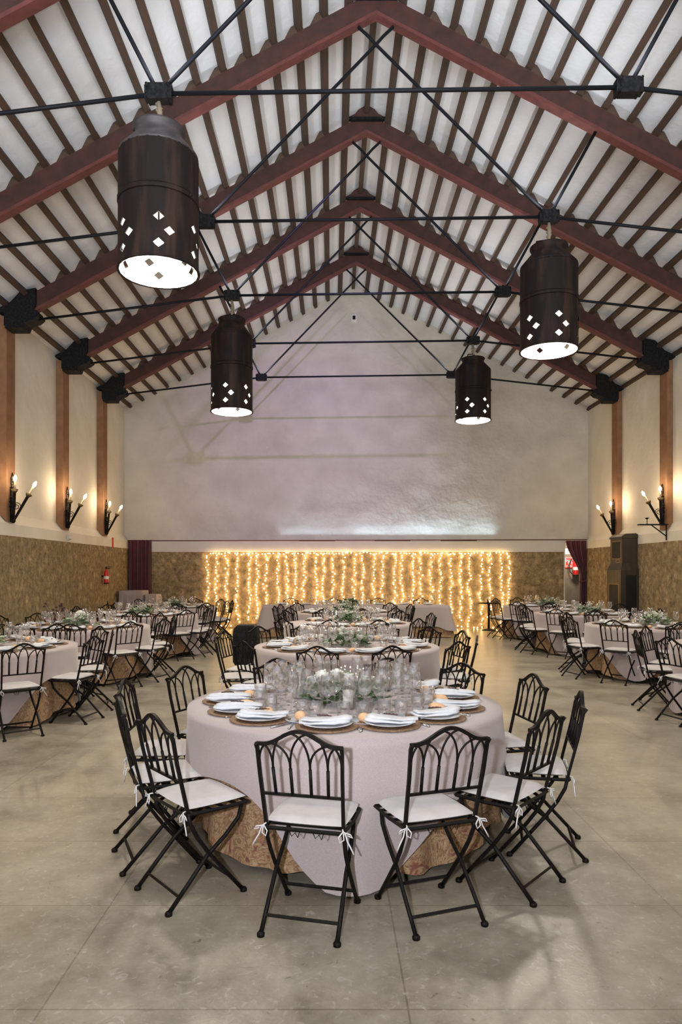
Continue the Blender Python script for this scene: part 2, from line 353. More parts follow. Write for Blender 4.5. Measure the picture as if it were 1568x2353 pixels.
# ------------------------------------------------------------------ purlins
PX = [AX] + [AX - .346 * j for j in range(1, 19)] + [AX + .346 * j for j in range(1, 20)]
def pang(x): return 0 if x == AX else (math.atan(SL) if x < AX else -math.atan(SR))
pm = {}
for x in PX:
    side = 'ridge' if x == AX else ('left' if x < AX else 'right')
    if side not in pm: pm[side] = MB().box((-.042, YF, 0), (.042, YB + .02, PH), 'purlin').mesh('purlin')
    o = bpy.data.objects.new('purlin', pm[side]); COL.objects.link(o)
    o.location = (x, 0, under(x) + RH - (0.03 if x == AX else 0)); o.rotation_euler = (0, -pang(x), 0)
    if side == 'ridge': tag(o, 'dark brown ridge timber running along the peak of the roof', 'roof timber')
    else: tag(o, 'slim brown timber running lengthwise under the white %s roof slope' % side, 'roof timber', 'timbers under the %s roof slope' % side)

# ------------------------------------------------------------------ trusses
NZ = 6.41
LN = V((-1084 * .0016, 0, NZ - .02)); RN = V((1865 * .0016, 0, NZ + .045))
LE = V((-3190 * .0016, 0, 1.6 + 2733 * .0016)); RE = V((4045 * .0016, 0, 1.6 + 2790 * .0016))
def rafter_mb(sgn):
    x1 = XL + .26 if sgn < 0 else XR - .24
    g = MB(); a, b = AX, x1
    if sgn < 0: a, b = b, a
    za, zb = under(a), under(b)
    g.prism([(a, za + .045), (b, zb + .045), (b, zb + RH), (a, za + RH)], -.05, .05, 'rafter')
    g.prism([(a, za), (b, zb), (b, zb + .05), (a, za + .05)], -.068, .068, 'flange_lit')
    return g
def corbel_mb(sgn):
    # outline in metres from the pilaster face, into the room
    p = [(0, .02), (.05, -.01), (.33, -.01), (.355, .06), (.42, .105), (.52, .13), (.58, .18), (.58, .26), (.52, .31), (.545, .40), (.545, .55 * SL + RH + .03), (.30, .30 * SL + RH + .12), (.10, .10 * SL + RH + .02), (-.13, .30), (-.13, .26), (0, .25)]
    g = MB(); x0 = -5.655 if sgn < 0 else 7.075; zb = under(x0)
    s = -sgn
    def P(pts, grow=0): return [(x0 + s * x, zb + z) for x, z in pts]
    def run(pts, a, b):
        pts = P(pts)
        if s < 0: pts = pts[::-1]
        g.prism(pts, a, b, 'cast')
    run(p, -.10, .14)
    run([(.03, -.035), (.34, -.035), (.37, .045), (.43, .09), (.53, .115), (.605, .175), (.605, .20), (.54, .16), (.42, .13), (.345, .09), (.32, .02), (.03, .02)], -.13, .17)
    return g
def cleat_mb(): return MB().prism([(-.25, 0), (.06, 0), (.05, .13), (-.05, .135), (-.13, .085)], -.05, .05, 'purlin')
cl = cleat_mb().mesh('cleat')
block = MB().box((-.135, -.045, -.07), (.135, .045, .065), 'cast').box((-.10, -.055, -.08), (.10, .055, .08), 'cast')
for sx in (-1, 1):
    for zz in (-.05, .05): block.tube([(sx * .105, -.085, zz), (sx * .105, .085, zz)], .016, 'cast', 6)
block_me = block.mesh('node_block')
rl, rr, cl_l, cl_r = rafter_mb(-1).mesh('rafter'), rafter_mb(1).mesh('rafter'), corbel_mb(-1).mesh('corbel'), corbel_mb(1).mesh('corbel')
def rod(pts, r=.021): return MB().tube(pts, r, 'rod', 6).mesh('tie_rod')
def lift(p, dz): return V((p.x, p.y, p.z + dz))
rods = [rod([LE, LN]), rod([RE, RN]), rod([LN, RN])]
struts = [rod([LN, V((-1.47 * 1.6, 0, under(-2.35)))], .024), rod([RN, V((3.62, 0, under(3.62)))], .024)]
def brace(N, xe):     # from a node, past the ridge line, hooking into the far rafter
    E = V((xe, 0, under(xe) + .02)); C = V((AX + (.02 if xe > AX else -.02), 0, AZ - .35))
    d = (C - N).normalized(); return rod([N, N + (C - N) * .5, C, C + d * .12 + V((0, 0, .01)), (C + d * .3) * .35 + E * .65 + V((0.0, 0, -.02)), E])
braces = [brace(LN, AX + .235), brace(RN, AX - .235)]
ridge = MB().prism([(AX - .37, AZ + .22), (AX + .37, AZ + .22), (AX + .20, AZ + .31), (AX + .08, AZ + .46), (AX - .08, AZ + .46), (AX - .20, AZ + .31)], -.085, -.052, 'rafter')
ridge.box((AX - .34, -.12, AZ + .19), (AX + .34, -.052, AZ + .235), 'cast')
ridge_me = ridge.mesh('ridge_plate')
nth = ['nearest', 'second', 'third', 'fourth', 'farthest']
for i, ty in enumerate(TY):
    t = empty('roof_truss', (0, ty, 0))
    tag(t, '%s red roof truss with black iron tie rods%s' % (nth[i], ['', ', its peak just inside the top edge', '', '', ', closest to the back wall'][i]), 'roof truss', 'roof trusses')
    inst('rafter', rl, t); inst('rafter', rr, t)
    for m_, nm in ((cl_l, 'corbel'), (cl_r, 'corbel'), (ridge_me, 'ridge_plate')): inst(nm, m_, t)
    for r_ in rods: inst('tie_rod', r_, t)
    for r_ in struts: inst('strut', r_, t)
    for r_ in braces: inst('brace', r_, t)
    for P_ in (LN, RN): inst('node_block', block_me, t, P_)
    for x in PX[1:]:
        if XL + .9 < x < XR - .9 and abs(x - AX) > .4:
            c = inst('cleat', cl, t, (x, 0, under(x) + RH - .01)); c.rotation_euler = (0, -pang(x), 0 if x < AX else 0)
            if x > AX: c.rotation_euler = (0, 0, 0); c.matrix_basis = Matrix.Translation(c.location) @ Matrix.Rotation(-pang(x), 4, 'Y') @ Matrix.Diagonal((-1, 1, 1, 1))
# ------------------------------------------------------------------ churn lamps
def churn_shell(R, z0, z1, rows, m, flip=False):
    n = 24; g = MB()
    # rows = list of (zlo, zhi, parity) cells that carry diamonds
    def ring(z): return [(R * math.cos(2 * PI * k / n), R * math.sin(2 * PI * k / n), z) for k in range(n)]
    zs = [z0]
    for a, b, p in rows: zs += [a, b] if abs(zs[-1] - a) > 1e-4 else [b]
    zs.append(z1); kinds = {}
    for a, b, p in rows: kinds[(round(a, 3), round(b, 3))] = p
    for a, b in zip(zs[:-1], zs[1:]):
        A, B = ring(a), ring(b); p = kinds.get((round(a, 3), round(b, 3)))
        for k in range(n // 2):       # cells are two segments wide
            k0 = 2 * k; off = 0 if p in (None, 0) else 1
            i0, i1, i2 = (k0 + off) % n, (k0 + off + 1) % n, (k0 + off + 2) % n
            if p is None or k % 2:
                g.add([A[i0], A[i1], A[i2], B[i2], B[i1], B[i0]], [(0, 1, 4, 5), (1, 2, 3, 4)], m, True)
            else:
                zc = (a + b) / 2; am = (2 * PI * (i0 + 1) / n); da = PI / n * 1.05; hz = (b - a) * .36
                Rm = R * .999
                def q(an, z): return (Rm * math.cos(an), Rm * math.sin(an), z)
                W, E, S_, N_ = q(am - da, zc), q(am + da, zc), q(am, zc - hz), q(am, zc + hz)
                vs = [A[i0], A[i1], A[i2], B[i2], B[i1], B[i0], W, E, S_, N_]
                g.add(vs, [(0, 1, 8), (1, 2, 8), (8, 2, 7), (7, 2, 3), (7, 3, 9), (9, 3, 4), (9, 4, 5), (9, 5, 6), (6, 5, 0), (6, 0, 8)], m, True)
    return g
def weld(o):
    import bmesh
    b = bmesh.new(); b.from_mesh(o.data); bmesh.ops.remove_doubles(b, verts=b.verts, dist=.0005); b.to_mesh(o.data); b.free()
def churn_lamp(node, zb, zt, R, label, rot, neck_m):
    x, y = node.x, node.y; H = zt - zb
    t = empty('pendant_lamp', (x, y, zb)); t.rotation_euler = (0, 0, rot)
    tag(t, label, 'pendant lamp', 'milk churn pendant lamps')
    c = 0.125
    rows = [(.07, .07 + c, 0), (.07 + c, .07 + 2 * c, 2), (.07 + 2 * c, .07 + 3 * c, 0)]
    zs = H * .80
    body = churn_shell(R, 0, zs, rows, 'churn'); weld(body.build('body', t))
    lin = churn_shell(R - .012, .004, zs, rows, 'churn_in'); weld(lin.build('lining', t))
    MB().lathe([(R + .012, 0), (R + .014, .014), (R, .022), (R - .014, .012)], 'churn', 48, close=True).build('rim', t)
    MB().lathe([(R + .002, H * .46), (R + .008, H * .47), (R + .008, H * .49), (R + .002, H * .50)], 'churn', 48, close=True).tube(
        [(R * math.cos(a), R * math.sin(a), H * .48) for a in (-1.0, -.95)], .02, 'churn', 6).build('band', t)
    MB().lathe([(R * 1.0, zs - .01), (R * .99, zs + .02), (R * .62, H * .93), (R * .60, H * .965), (R * .66, H * .985), (R * .66, H), (R * .60, H), (R * .56, H * .97), (R * .58, H * .93), (R * .95, zs + .01)], neck_m, 40, close=True).build('shoulder', t)
    g = MB()
    for sx in (-1, 1): g.tube([(sx * R * .62, 0, H * .95), (sx * R * .5, 0, H + .05), (0, 0, H + .10)], .012, 'churn', 5)
    g.build('handle', t)
    hz = node.z - .08 - zb
    g = MB(); g.tube([(0, 0, H + .08), (.015, .01, (H + hz) / 2 + .05), (0, 0, hz)], [.02, .03, .02], 'rope', 6)
    for q in range(3): g.tube([(.03, 0, H + .1 + q * .06), (-.02, .02, H + .16 + q * .06)], .018, 'rope', 5)
    g.build('hanger', t)
    MB().tube([(-R * .6, 0, H * .94), (R * .6, 0, H * .94)], .012, 'churn', 5).tube([(0, 0, H * .94), (0, 0, .40)], .009, 'churn', 5).tube([(0, 0, .36), (0, 0, .46)], .03, 'churn', 8).build('lamp_holder', t)
    spot('churn_light', (x, y, zb + .22), (x, y, 0), 480, (1.0, 0.89, 0.72), 150, 0.6, .22)
    MB().blob((0, 0, .33), .05, 'bulb_lamp', 14, 8, (1, 1, 1.2)).build('bulb', t)
nL = [V((LN.x, ty, LN.z)) for ty in TY]; nR = [V((RN.x, ty, RN.z)) for ty in TY]
churn_lamp(nL[0], 4.59, 6.02, .395, 'large dark milk churn lamp hanging nearest at the upper left', .5, 'zinc')
churn_lamp(nR[1], 4.61, 6.04, .385, 'dark milk churn lamp hanging nearest on the right side', .3, 'churn')
churn_lamp(nL[2], 4.36, 5.97, .36, 'tall dark milk churn lamp hanging farther back on the left', .1, 'churn')
churn_lamp(nR[3], 4.76, 6.07, .37, 'smallest looking milk churn lamp hanging farthest back on the right, glaring bulb', .78, 'churn')

# unseen fill spots added above the tie rod nodes to even out the ceiling
for i, ty in enumerate(TY):
    for P_ in (LN, RN):
        spot('ceiling_fill', (P_.x, ty, P_.z + .12), (P_.x * .7 + .2, ty, P_.z + 3), 50, (0.92, 0.95, 1.0), 165, 1.0, .05)

# ------------------------------------------------------------------ wall sconces
def spiral(c, r0, turns, ax, az, n=18, ph=0):
    return [V(c) + (V(ax) * math.cos(ph + 2 * PI * turns * i / n) + V(az) * math.sin(ph + 2 * PI * turns * i / n)) * r0 * (1 - .85 * i / n) for i in range(n + 1)]
def sconce(x, y, z, sgn, label):
    # local +x points away from the wall
    t = empty('wall_sconce', (x, y, z), 0 if sgn > 0 else PI)
    tag(t, label, 'wall lamp', 'wrought iron candle sconces')
    g = MB()
    for dy in (-.04, .04):
        g.tube([(.02 + .008 * math.sin(i * 2), dy * math.cos(i * .9), i * .075) for i in range(9)], .016, 'iron', 5)
    g.box((0, -.03, 0), (.022, .03, .62), 'iron')
    g.tube(spiral((.035, 0, .70), .075, 1.6, (0, 1, 0), (0, 0, 1)), .008, 'iron', 5)
    for s in (-1, 1):
        g.tube([(.03, 0, .58), (.035, s * .06, .66), (.035, s * .065, .76), (.03, s * .02, .83), (.03, 0, .87)], .009, 'iron', 5)
        g.tube(spiral((.03, s * .05, .40), .05, 1.3, (0, s, 0), (0, 0, 1)), .008, 'iron', 5)
    g.blob((.04, 0, .03), .05, 'iron', 8, 5)
    g.build('back_bracket', t)
    for (dx, dy, h, hb) in ((.16, -.20 * sgn, .50, .40), (.24, .13 * sgn, .46, .38)):
        a = V((.05, 0, .02)); b = V((dx, dy, h)); d = (b - a).normalized()
        MB().tube([a, a + d * .02, b], [.018, .022, .027], 'iron', 8).tube(spiral(a * .45 + b * .55 + V((-.07, -dy * .25, .02)), .075, 1.7, (1, 0, 0), (0, 0, 1)), .008, 'iron', 5).build('arm', t)
        MB().tube([b, b + d * .03, b + d * .055, b + d * .06], [.028, .05, .062, .045], 'cup', 10).build('cup', t)
        e = b + d * .21
        MB().tube([b + d * .05, e], .019, 'candle_tube', 8).build('candle_tube', t)
        MB().tube([e, e + d * .02, e + d * .05, e + d * .085, e + d * .11], [.012, .024, .029, .018, .003], 'bulb_candle', 10).build('bulb', t)
for ty, w_ in ((TY[2], 'nearest to the left edge'), (TY[3], 'middle one on the left wall'), (TY[4], 'farthest back on the left wall')):
    sconce(-5.655, ty + .16, 2.52 if ty > 12.5 else 2.46, 1, 'iron sconce with two lit candle bulbs on the left wall, ' + w_ if 'left wall' not in w_ else 'iron sconce with two lit candle bulbs, ' + w_)
for sgn_, xx_ in ((1, -5.655), (-1, 7.075)):
    for q_, ty in enumerate((1.87, 4.43, TY[0], TY[1]) + ((TY[2],) if sgn_ < 0 else ())):
        sconce(xx_, ty + .16, 2.5, sgn_, 'lit iron candle sconce on the %s wall, %s' % ('left' if sgn_ > 0 else 'right', ['level with the camera', 'beside the front table', 'beside the nearest side table', 'just beyond the nearest side table', 'beside the second side table'][q_]))
sconce(7.075, TY[4] + .16, 2.52, -1, 'iron sconce with two lit candle bulbs, farthest back on the right wall')
sconce(7.075, TY[3] + .16, 2.58, -1, 'iron sconce with two lit candle bulbs on the right wall, above the metal shelf bracket')

# ------------------------------------------------------------------ fittings on walls
g = MB()
c = empty('curtain', (0, 0, 0))
def curtain_sheet(fn, nu, nv, m, th=.01):
    g = MB(); P = [[fn(i / nu, j / nv) for j in range(nv + 1)] for i in range(nu + 1)]
    vs = [p for r in P for p in r] + [p + V((0, th, 0)) for r in P for p in r]; n = (nu + 1) * (nv + 1)
    fs = []
    for i in range(nu):
        for j in range(nv):
            a = i * (nv + 1) + j; q = (a, a + nv + 1, a + nv + 2, a + 1); fs += [q, tuple(n + k for k in reversed(q))]
    g.add(vs, fs, m, True); return g
def c1(u, v): return V((D0 + .06 + u * (D1 - D0 - .04), YB - .20 + .035 * math.sin(u * 38 + v) + .012 * math.sin(u * 91), 2.44 * (1 - v) + .02))
bpy.data.objects.remove(c)
c = curtain_sheet(c1, 60, 10, 'velvet').build('curtain'); tag(c, 'burgundy curtain hanging straight in the left back corner', 'curtain')
def c2(u, v):
    # gathered to the right at two thirds of the height
    z = 2.42 * (1 - v) + .02
    k = min(1, v / .42); k = k * k * (3 - 2 * k)
    lo = (D2 + .04) * (1 - k) + (D3 - .26) * k; hi = (D3 - .02) * (1 - k) + (D3 - .07) * k
    if v > .45: lo += -.04 * (v - .45); hi += .08 * (v - .45)
    return V((lo + u * (hi - lo), YB - .22 + .035 * math.sin(u * 30 + v * 3) + .01 * math.sin(u * 77), z))
c = curtain_sheet(c2, 50, 26, 'velvet').build('curtain'); tag(c, 'burgundy curtain tied back to the right beside the fire extinguisher opening', 'curtain')
MB().tube([(D3 - .32, YB - .25, 1.30), (D3 - .2, YB - .285, 1.31), (D3 - .03, YB - .25, 1.36)], .025, 'velvet', 6).build('tieback', c)
g = MB().box((D3 + .01, YB - .19, 0), (D3 + .05, YB - .14, 2.5), 'white').box((D3 - .04, YB - .2, 2.44), (D3 + .06, YB - .13, 2.52), 'rail')
struct(g.build('trim_40'))
# fire signs on passage wall
yw = YB + 1.24
def sign(name, x0, z0, w_, h_, cb, label):
    o = MB().box((x0, yw - .012, z0), (x0 + w_, yw, z0 + h_), cb).build(name); tag(o, label, 'sign'); return o
o = sign('blank_sign', 6.93, 2.10, .24, .17, 'white', 'small blank white plate above the red fire sign behind the right opening')
o = sign('fire_sign', 6.95, 1.68, .25, .33, 'signred', 'red and white fire equipment sign on the wall behind the right opening')
MB().box((6.965, yw - .018, 1.72), (7.185, yw - .012, 1.995), 'white').build('sign_border', o)
g = MB().box((6.98, yw - .022, 1.735), (7.17, yw - .018, 1.98), 'signred'); g.build('sign_panel', o)
g = MB()
g.box((7.055, yw - .026, 1.79), (7.105, yw - .022, 1.90), 'white').lathe([(.04, 0), (.0, .001)], 'white', 12, (7.08, yw - .024, 1.92))
g.box((7.03, yw - .026, 1.90), (7.13, yw - .022, 1.93), 'white')
g.box((6.995, yw - .026, 1.86), (7.01, yw - .022, 1.95), 'white').box((7.14, yw - .026, 1.80), (7.155, yw - .022, 1.93), 'white')
for q in range(9): g.box((6.99 + q * .019, yw - .026, 1.748), (7.002 + q * .019, yw - .022, 1.768), 'white')
g.build('pictogram', o)
def extinguisher(loc, rz, label, h=.42, r=.075, hose=True):
    t = empty('fire_extinguisher', loc, rz); tag(t, label, 'fire extinguisher')
    MB().lathe([(.0, 0), (r, .0), (r, .05), (r, h * .8), (r * .75, h * .93), (r * .35, h), (r * .3, h + .03), (0, h + .03)], 'red', 20).build('cylinder', t)
    MB().lathe([(r * 1.02, 0), (r * 1.02, .03), (r * .9, .03), (r * .9, 0)], 'black', 20, close=True).build('base_ring', t)
    MB().lathe([(r * 1.01, h * .35), (r * 1.015, h * .36), (r * 1.015, h * .55), (r * 1.01, h * .56)], 'white', 20).build('label_sticker', t)
    MB().box((-.02, -.1, h + .03), (.02, .03, h + .05), 'black').box((-.015, -.12, h + .07), (.015, .03, h + .085), 'black').tube([(0, 0, h + .02), (0, 0, h + .08)], .018, 'black', 8).build('valve_handle', t)
    if hose: MB().tube([(-.02, 0, h + .04), (-.13, 0, h + .03), (-.2, 0, h * .7), (-.17, 0, h * .25), (-.08, -.05, .02), (0, -.09, .0)], .014, 'black', 7).build('hose', t)
    return t
t = extinguisher((7.25, yw - .10, 1.46), 0, 'red fire extinguisher with hanging black hose behind the right opening', .46, .085)
t = extinguisher((-5.565, 17.2, 1.28), PI / 2, 'small red fire extinguisher mounted on the stone left wall', .34, .06, False)
o = MB().box((-5.66, 17.13, 1.45), (-5.62, 17.27, 1.49), 'black').build('wall_bracket'); tag(o, 'small black hook holding the extinguisher on the left wall', 'bracket')
o = MB().box((-5.665, 17.95, 2.2), (-5.64, 18.02, 2.46), 'signred').build('red_conduit'); tag(o, 'short bright red strip running down the ledge of the left wall', 'conduit')
o = MB().box((-5.655, 14.85, 2.28), (-5.60, 15.05, 2.36), 'band').box((-5.60, 14.88, 2.29), (-5.59, 15.02, 2.35), 'white').build('junction_box'); tag(o, 'small pale box on the ledge below the middle left sconce', 'junction box')
o = MB().box((.56, YB - .08, 8.58), (.70, YB, 8.76), 'white').box((.59, YB - .11, 8.62), (.67, YB - .08, 8.72), 'cast').build('wall_sensor'); tag(o, 'small white sensor box high on the gable of the back wall', 'sensor')
# leaning white board in the passage
o = MB().box((6.50, YB + .32, 0), (6.62, YB + .36, 1.15), 'white').build('white_post'); o.matrix_basis = Matrix.Rotation(0, 4, 'Z')
o.data.vertices  # narrow towards the top
for v_ in o.data.vertices:
    if v_.co.z > 1: v_.co.x = 6.52 + (v_.co.x - 6.5) * .45
    elif v_.co.x > 6.55: v_.co.x = 6.78
tag(o, 'white tapering board standing in the right opening', 'board')
# shelf bracket on right wall
t = empty('shelf_bracket', (7.08, 14.69, 2.58)); tag(t, 'thin black metal shelf bracket on the right wall under the nearer sconce', 'bracket')
MB().box((-.60, -.06, -.015), (0, .06, .008), 'iron').build('shelf', t)
MB().tube([(-.33, 0, -.01), (-.02, 0, -.24)], .012, 'iron', 6).tube([(-.012, 0, 0), (-.012, 0, -.33)], .012, 'iron', 4).build('brace', t)
MB().lathe([(.03, 0), (.008, .01), (.008, .10), (.05, .13), (.0, .14)], 'iron', 10, (-.42, 0, .008)).build('small_stand', t)
# uplighter bars on ledge
for xx, e_, lab in ((3.55, 10, 'right'), (1.7, 9, 'middle'), (-.4, 5, 'left')):
    o = MB().box((xx - .5, YB - .13, 2.43), (xx + .5, YB - .07, 2.455), 'black').build('light_bar'); tag(o, 'slim light bar on the back wall ledge, %s one washing the plaster' % lab, 'light bar', 'light bars on the ledge')
    area('ledge_light', (xx, YB - .13, 2.47), (xx, YB - .06, 3.2), 1.9, .03, e_ * .04, (0.68, 0.84, 1.0))
    area('ledge_wash', (xx, YB - .13, 2.475), (xx, YB - .11, 5.0), 2.1, .03, e_ * .85, (0.60, 0.80, 1.0), spread=95)
    
# ------------------------------------------------------------------ curtain of fairy lights
fb = MB().blob((0, 0, 0), .017, 'bulb_fairy', 6, 4).mesh('bulb')
fx0, fx1, ns = -3.42, 4.95, 32
yl = YB - .19
def light_string(pts, cnt, label, group):
    t = empty('light_string', pts[0]); tag(t, label, 'fairy lights', group)
    o_ = V(pts[0])
    MB().tube([V(p) - o_ for p in pts], .0012, 'wire', 3, False).build('wire', t)
    seg = len(pts) - 1
    for i in range(cnt):
        u = (i + .4 + .2 * random.random()) / cnt * seg; k_ = min(int(u), seg - 1); f = u - k_
        p = V(pts[k_]).lerp(V(pts[k_ + 1]), f) - o_
        inst('bulb', fb, t, p + V((random.gauss(0, .022), random.uniform(-.012, .0), random.uniform(-.02, .02))))
for i in range(ns):
    x = fx0 + (fx1 - fx0) * i / (ns - 1) + random.uniform(-.05, .05)
    zb_ = random.uniform(.05, .25); ph = random.uniform(0, 6)
    pts = [(x + .035 * math.sin(j * .9 + ph) * (j / 12) + random.uniform(-.02, .02), yl + random.uniform(-.01, .02), 2.07 - (2.07 - zb_) * j / 12) for j in range(13)]
    light_string(pts, 25, 'vertical string of warm fairy lights hanging before the stone back wall', 'hanging strings of fairy lights')
pts = [(fx0 + (fx1 - fx0) * j / 64, yl - .015, 2.085 + .018 * math.sin(j * 1.55)) for j in range(65)]
light_string(pts, 98, 'horizontal garland of warm fairy lights along the top of the light curtain', None)
pts = [(fx0 + (fx1 - fx0) * j / 20, yl - .03, .05 + .02 * math.sin(j * 1.3)) for j in range(21)]
light_string(pts, 60, 'loose line of warm fairy lights along the foot of the back wall', None)

# ------------------------------------------------------------------ tall case, loudspeaker, pedestal table
t = empty('tall_case', (7.08, 16.42, 0)); tag(t, 'tall dark wooden case with gilt lines standing against the right wall', 'cabinet')
g = MB()
g.box((-.42, -.40, 0), (0, .40, 1.62), 'dark_wood')
g.add([(-.42, -.40, 1.62), (0, -.40, 1.62), (0, .40, 1.62), (-.42, .40, 1.62), (-.36, -.34, 1.78), (0, -.34, 1.78), (0, .34, 1.78), (-.36, .34, 1.78)], [(0, 1, 5, 4), (1, 2, 6, 5), (2, 3, 7, 6), (3, 0, 4, 7), (4, 5, 6, 7)], 'dark_wood')
g.box((-.36, -.34, 1.78), (0, .34, 2.36), 'dark_wood').build('body', t)
MB().prism([(-.38, 2.36), (-.38, 2.40), (-.30, 2.46), (-.05, 2.47), (0, 2.44), (0, 2.36)], -.36, .36, 'dark_wood').build('cornice', t)
def gframe(x, y0, y1, z0, z1, w_=.014):
    g = MB()
    g.box((x - .006, y0, z0), (x, y1, z0 + w_), 'gold').box((x - .006, y0, z1 - w_), (x, y1, z1), 'gold').box((x - .006, y0, z0), (x, y0 + w_, z1), 'gold').box((x - .006, y1 - w_, z0), (x, y1, z1), 'gold')
    g.box((x - .003, y0 + w_, z0 + w_), (x, y1 - w_, z1 - w_), 'black'); return g
gframe(-.36, -.26, .26, 1.88, 2.30).build('window_panel', t)
gframe(-.36, -.20, .02, 1.64 + .16, 1.86).build('small_panel', t)
gframe(-.42, -.28, .28, .38, 1.30).build('door_panel', t)
g = MB().box((-.30, -.406, .4), (-.06, -.40, 1.5), 'black').build('side_panel', t)

t = empty('loudspeaker', (-1.46, 11.95, 0)); tag(t, 'black loudspeaker standing on the floor behind the second middle table', 'loudspeaker')
g = MB(); pr = [(-.21, .06), (-.17, 0), (.17, 0), (.21, .06), (.215, .45), (.20, .62), (.14, .68), (-.14, .68), (-.20, .62), (-.215, .45)]
g.prism(pr, -.17, .20, 'black').build('cabinet', t)
g = MB().prism([(x * .9, .03 + (z - .0) * .91) for x, z in pr], -.185, -.17, 'cast'); g.build('grille', t)
MB().box((-.10, .20, .5), (.10, .23, .54), 'black').build('handle', t)
for sx in (-.13, .13): MB().lathe([(.03, -.0), (.03, .012), (0, .012)], 'black', 10, (sx, 0, -.0)).build('foot', t)

t = empty('pedestal_table', (4.24, 18.75, 0)); tag(t, 'empty black pedestal table standing at the right of the fairy lights', 'table')
MB().lathe([(0, .72), (.29, .72), (.30, .735), (.29, .75), (0, .75)], 'black', 32).build('tabletop', t)
MB().tube([(0, 0, .04), (0, 0, .72)], .032, 'cast', 10).build('pedestal', t)
MB().lathe([(.0, 0), (.19, 0), (.19, .015), (.06, .05), (0, .05)], 'cast', 24).build('base', t)

# draped side tables in the left back corner
def draped_box(x0, x1, y0, y1, z, label, name='tablecloth'):
    g = MB(); per = []; n = 30
    cx, cy = (x0 + x1) / 2, (y0 + y1) / 2
    ring = []
    L = [(x0, y0), (x1, y0), (x1, y1), (x0, y1)]
    for (a, b), (c_, d) in zip(L, L[1:] + L[:1]):
        for i in range(n): ring.append(V((a + (c_ - a) * i / n, b + (d - b) * i / n, 0)))
    N_ = len(ring); vs = []; H = 8
    for j in range(H + 1):
        for i, p in enumerate(ring):
            dr = (p - V((cx, cy, 0))).normalized(); f = j / H
            o_ = .01 + f * (.02 + .025 * math.sin(i * .75) + .012 * math.sin(i * 1.9))
            vs.append(p + dr * o_ + V((0, 0, z * (1 - f) + .012 * f)))
    fs = [(j * N_ + i, (j + 1) * N_ + i, (j + 1) * N_ + (i + 1) % N_, j * N_ + (i + 1) % N_) for j in range(H) for i in range(N_)]
    fs.append(tuple(range(N_)))
    g.add(vs, fs, 'linen', True); o = g.build(name); tag(o, label, 'tablecloth'); return o
draped_box(-5.58, -4.98, 18.3, 18.9, 1.08, 'beige draped tall stand in the left back corner before the curtain')
draped_box(-4.90, -4.62, 18.35, 18.85, .98, 'lower beige draped stand beside the tall draped one in the left corner')

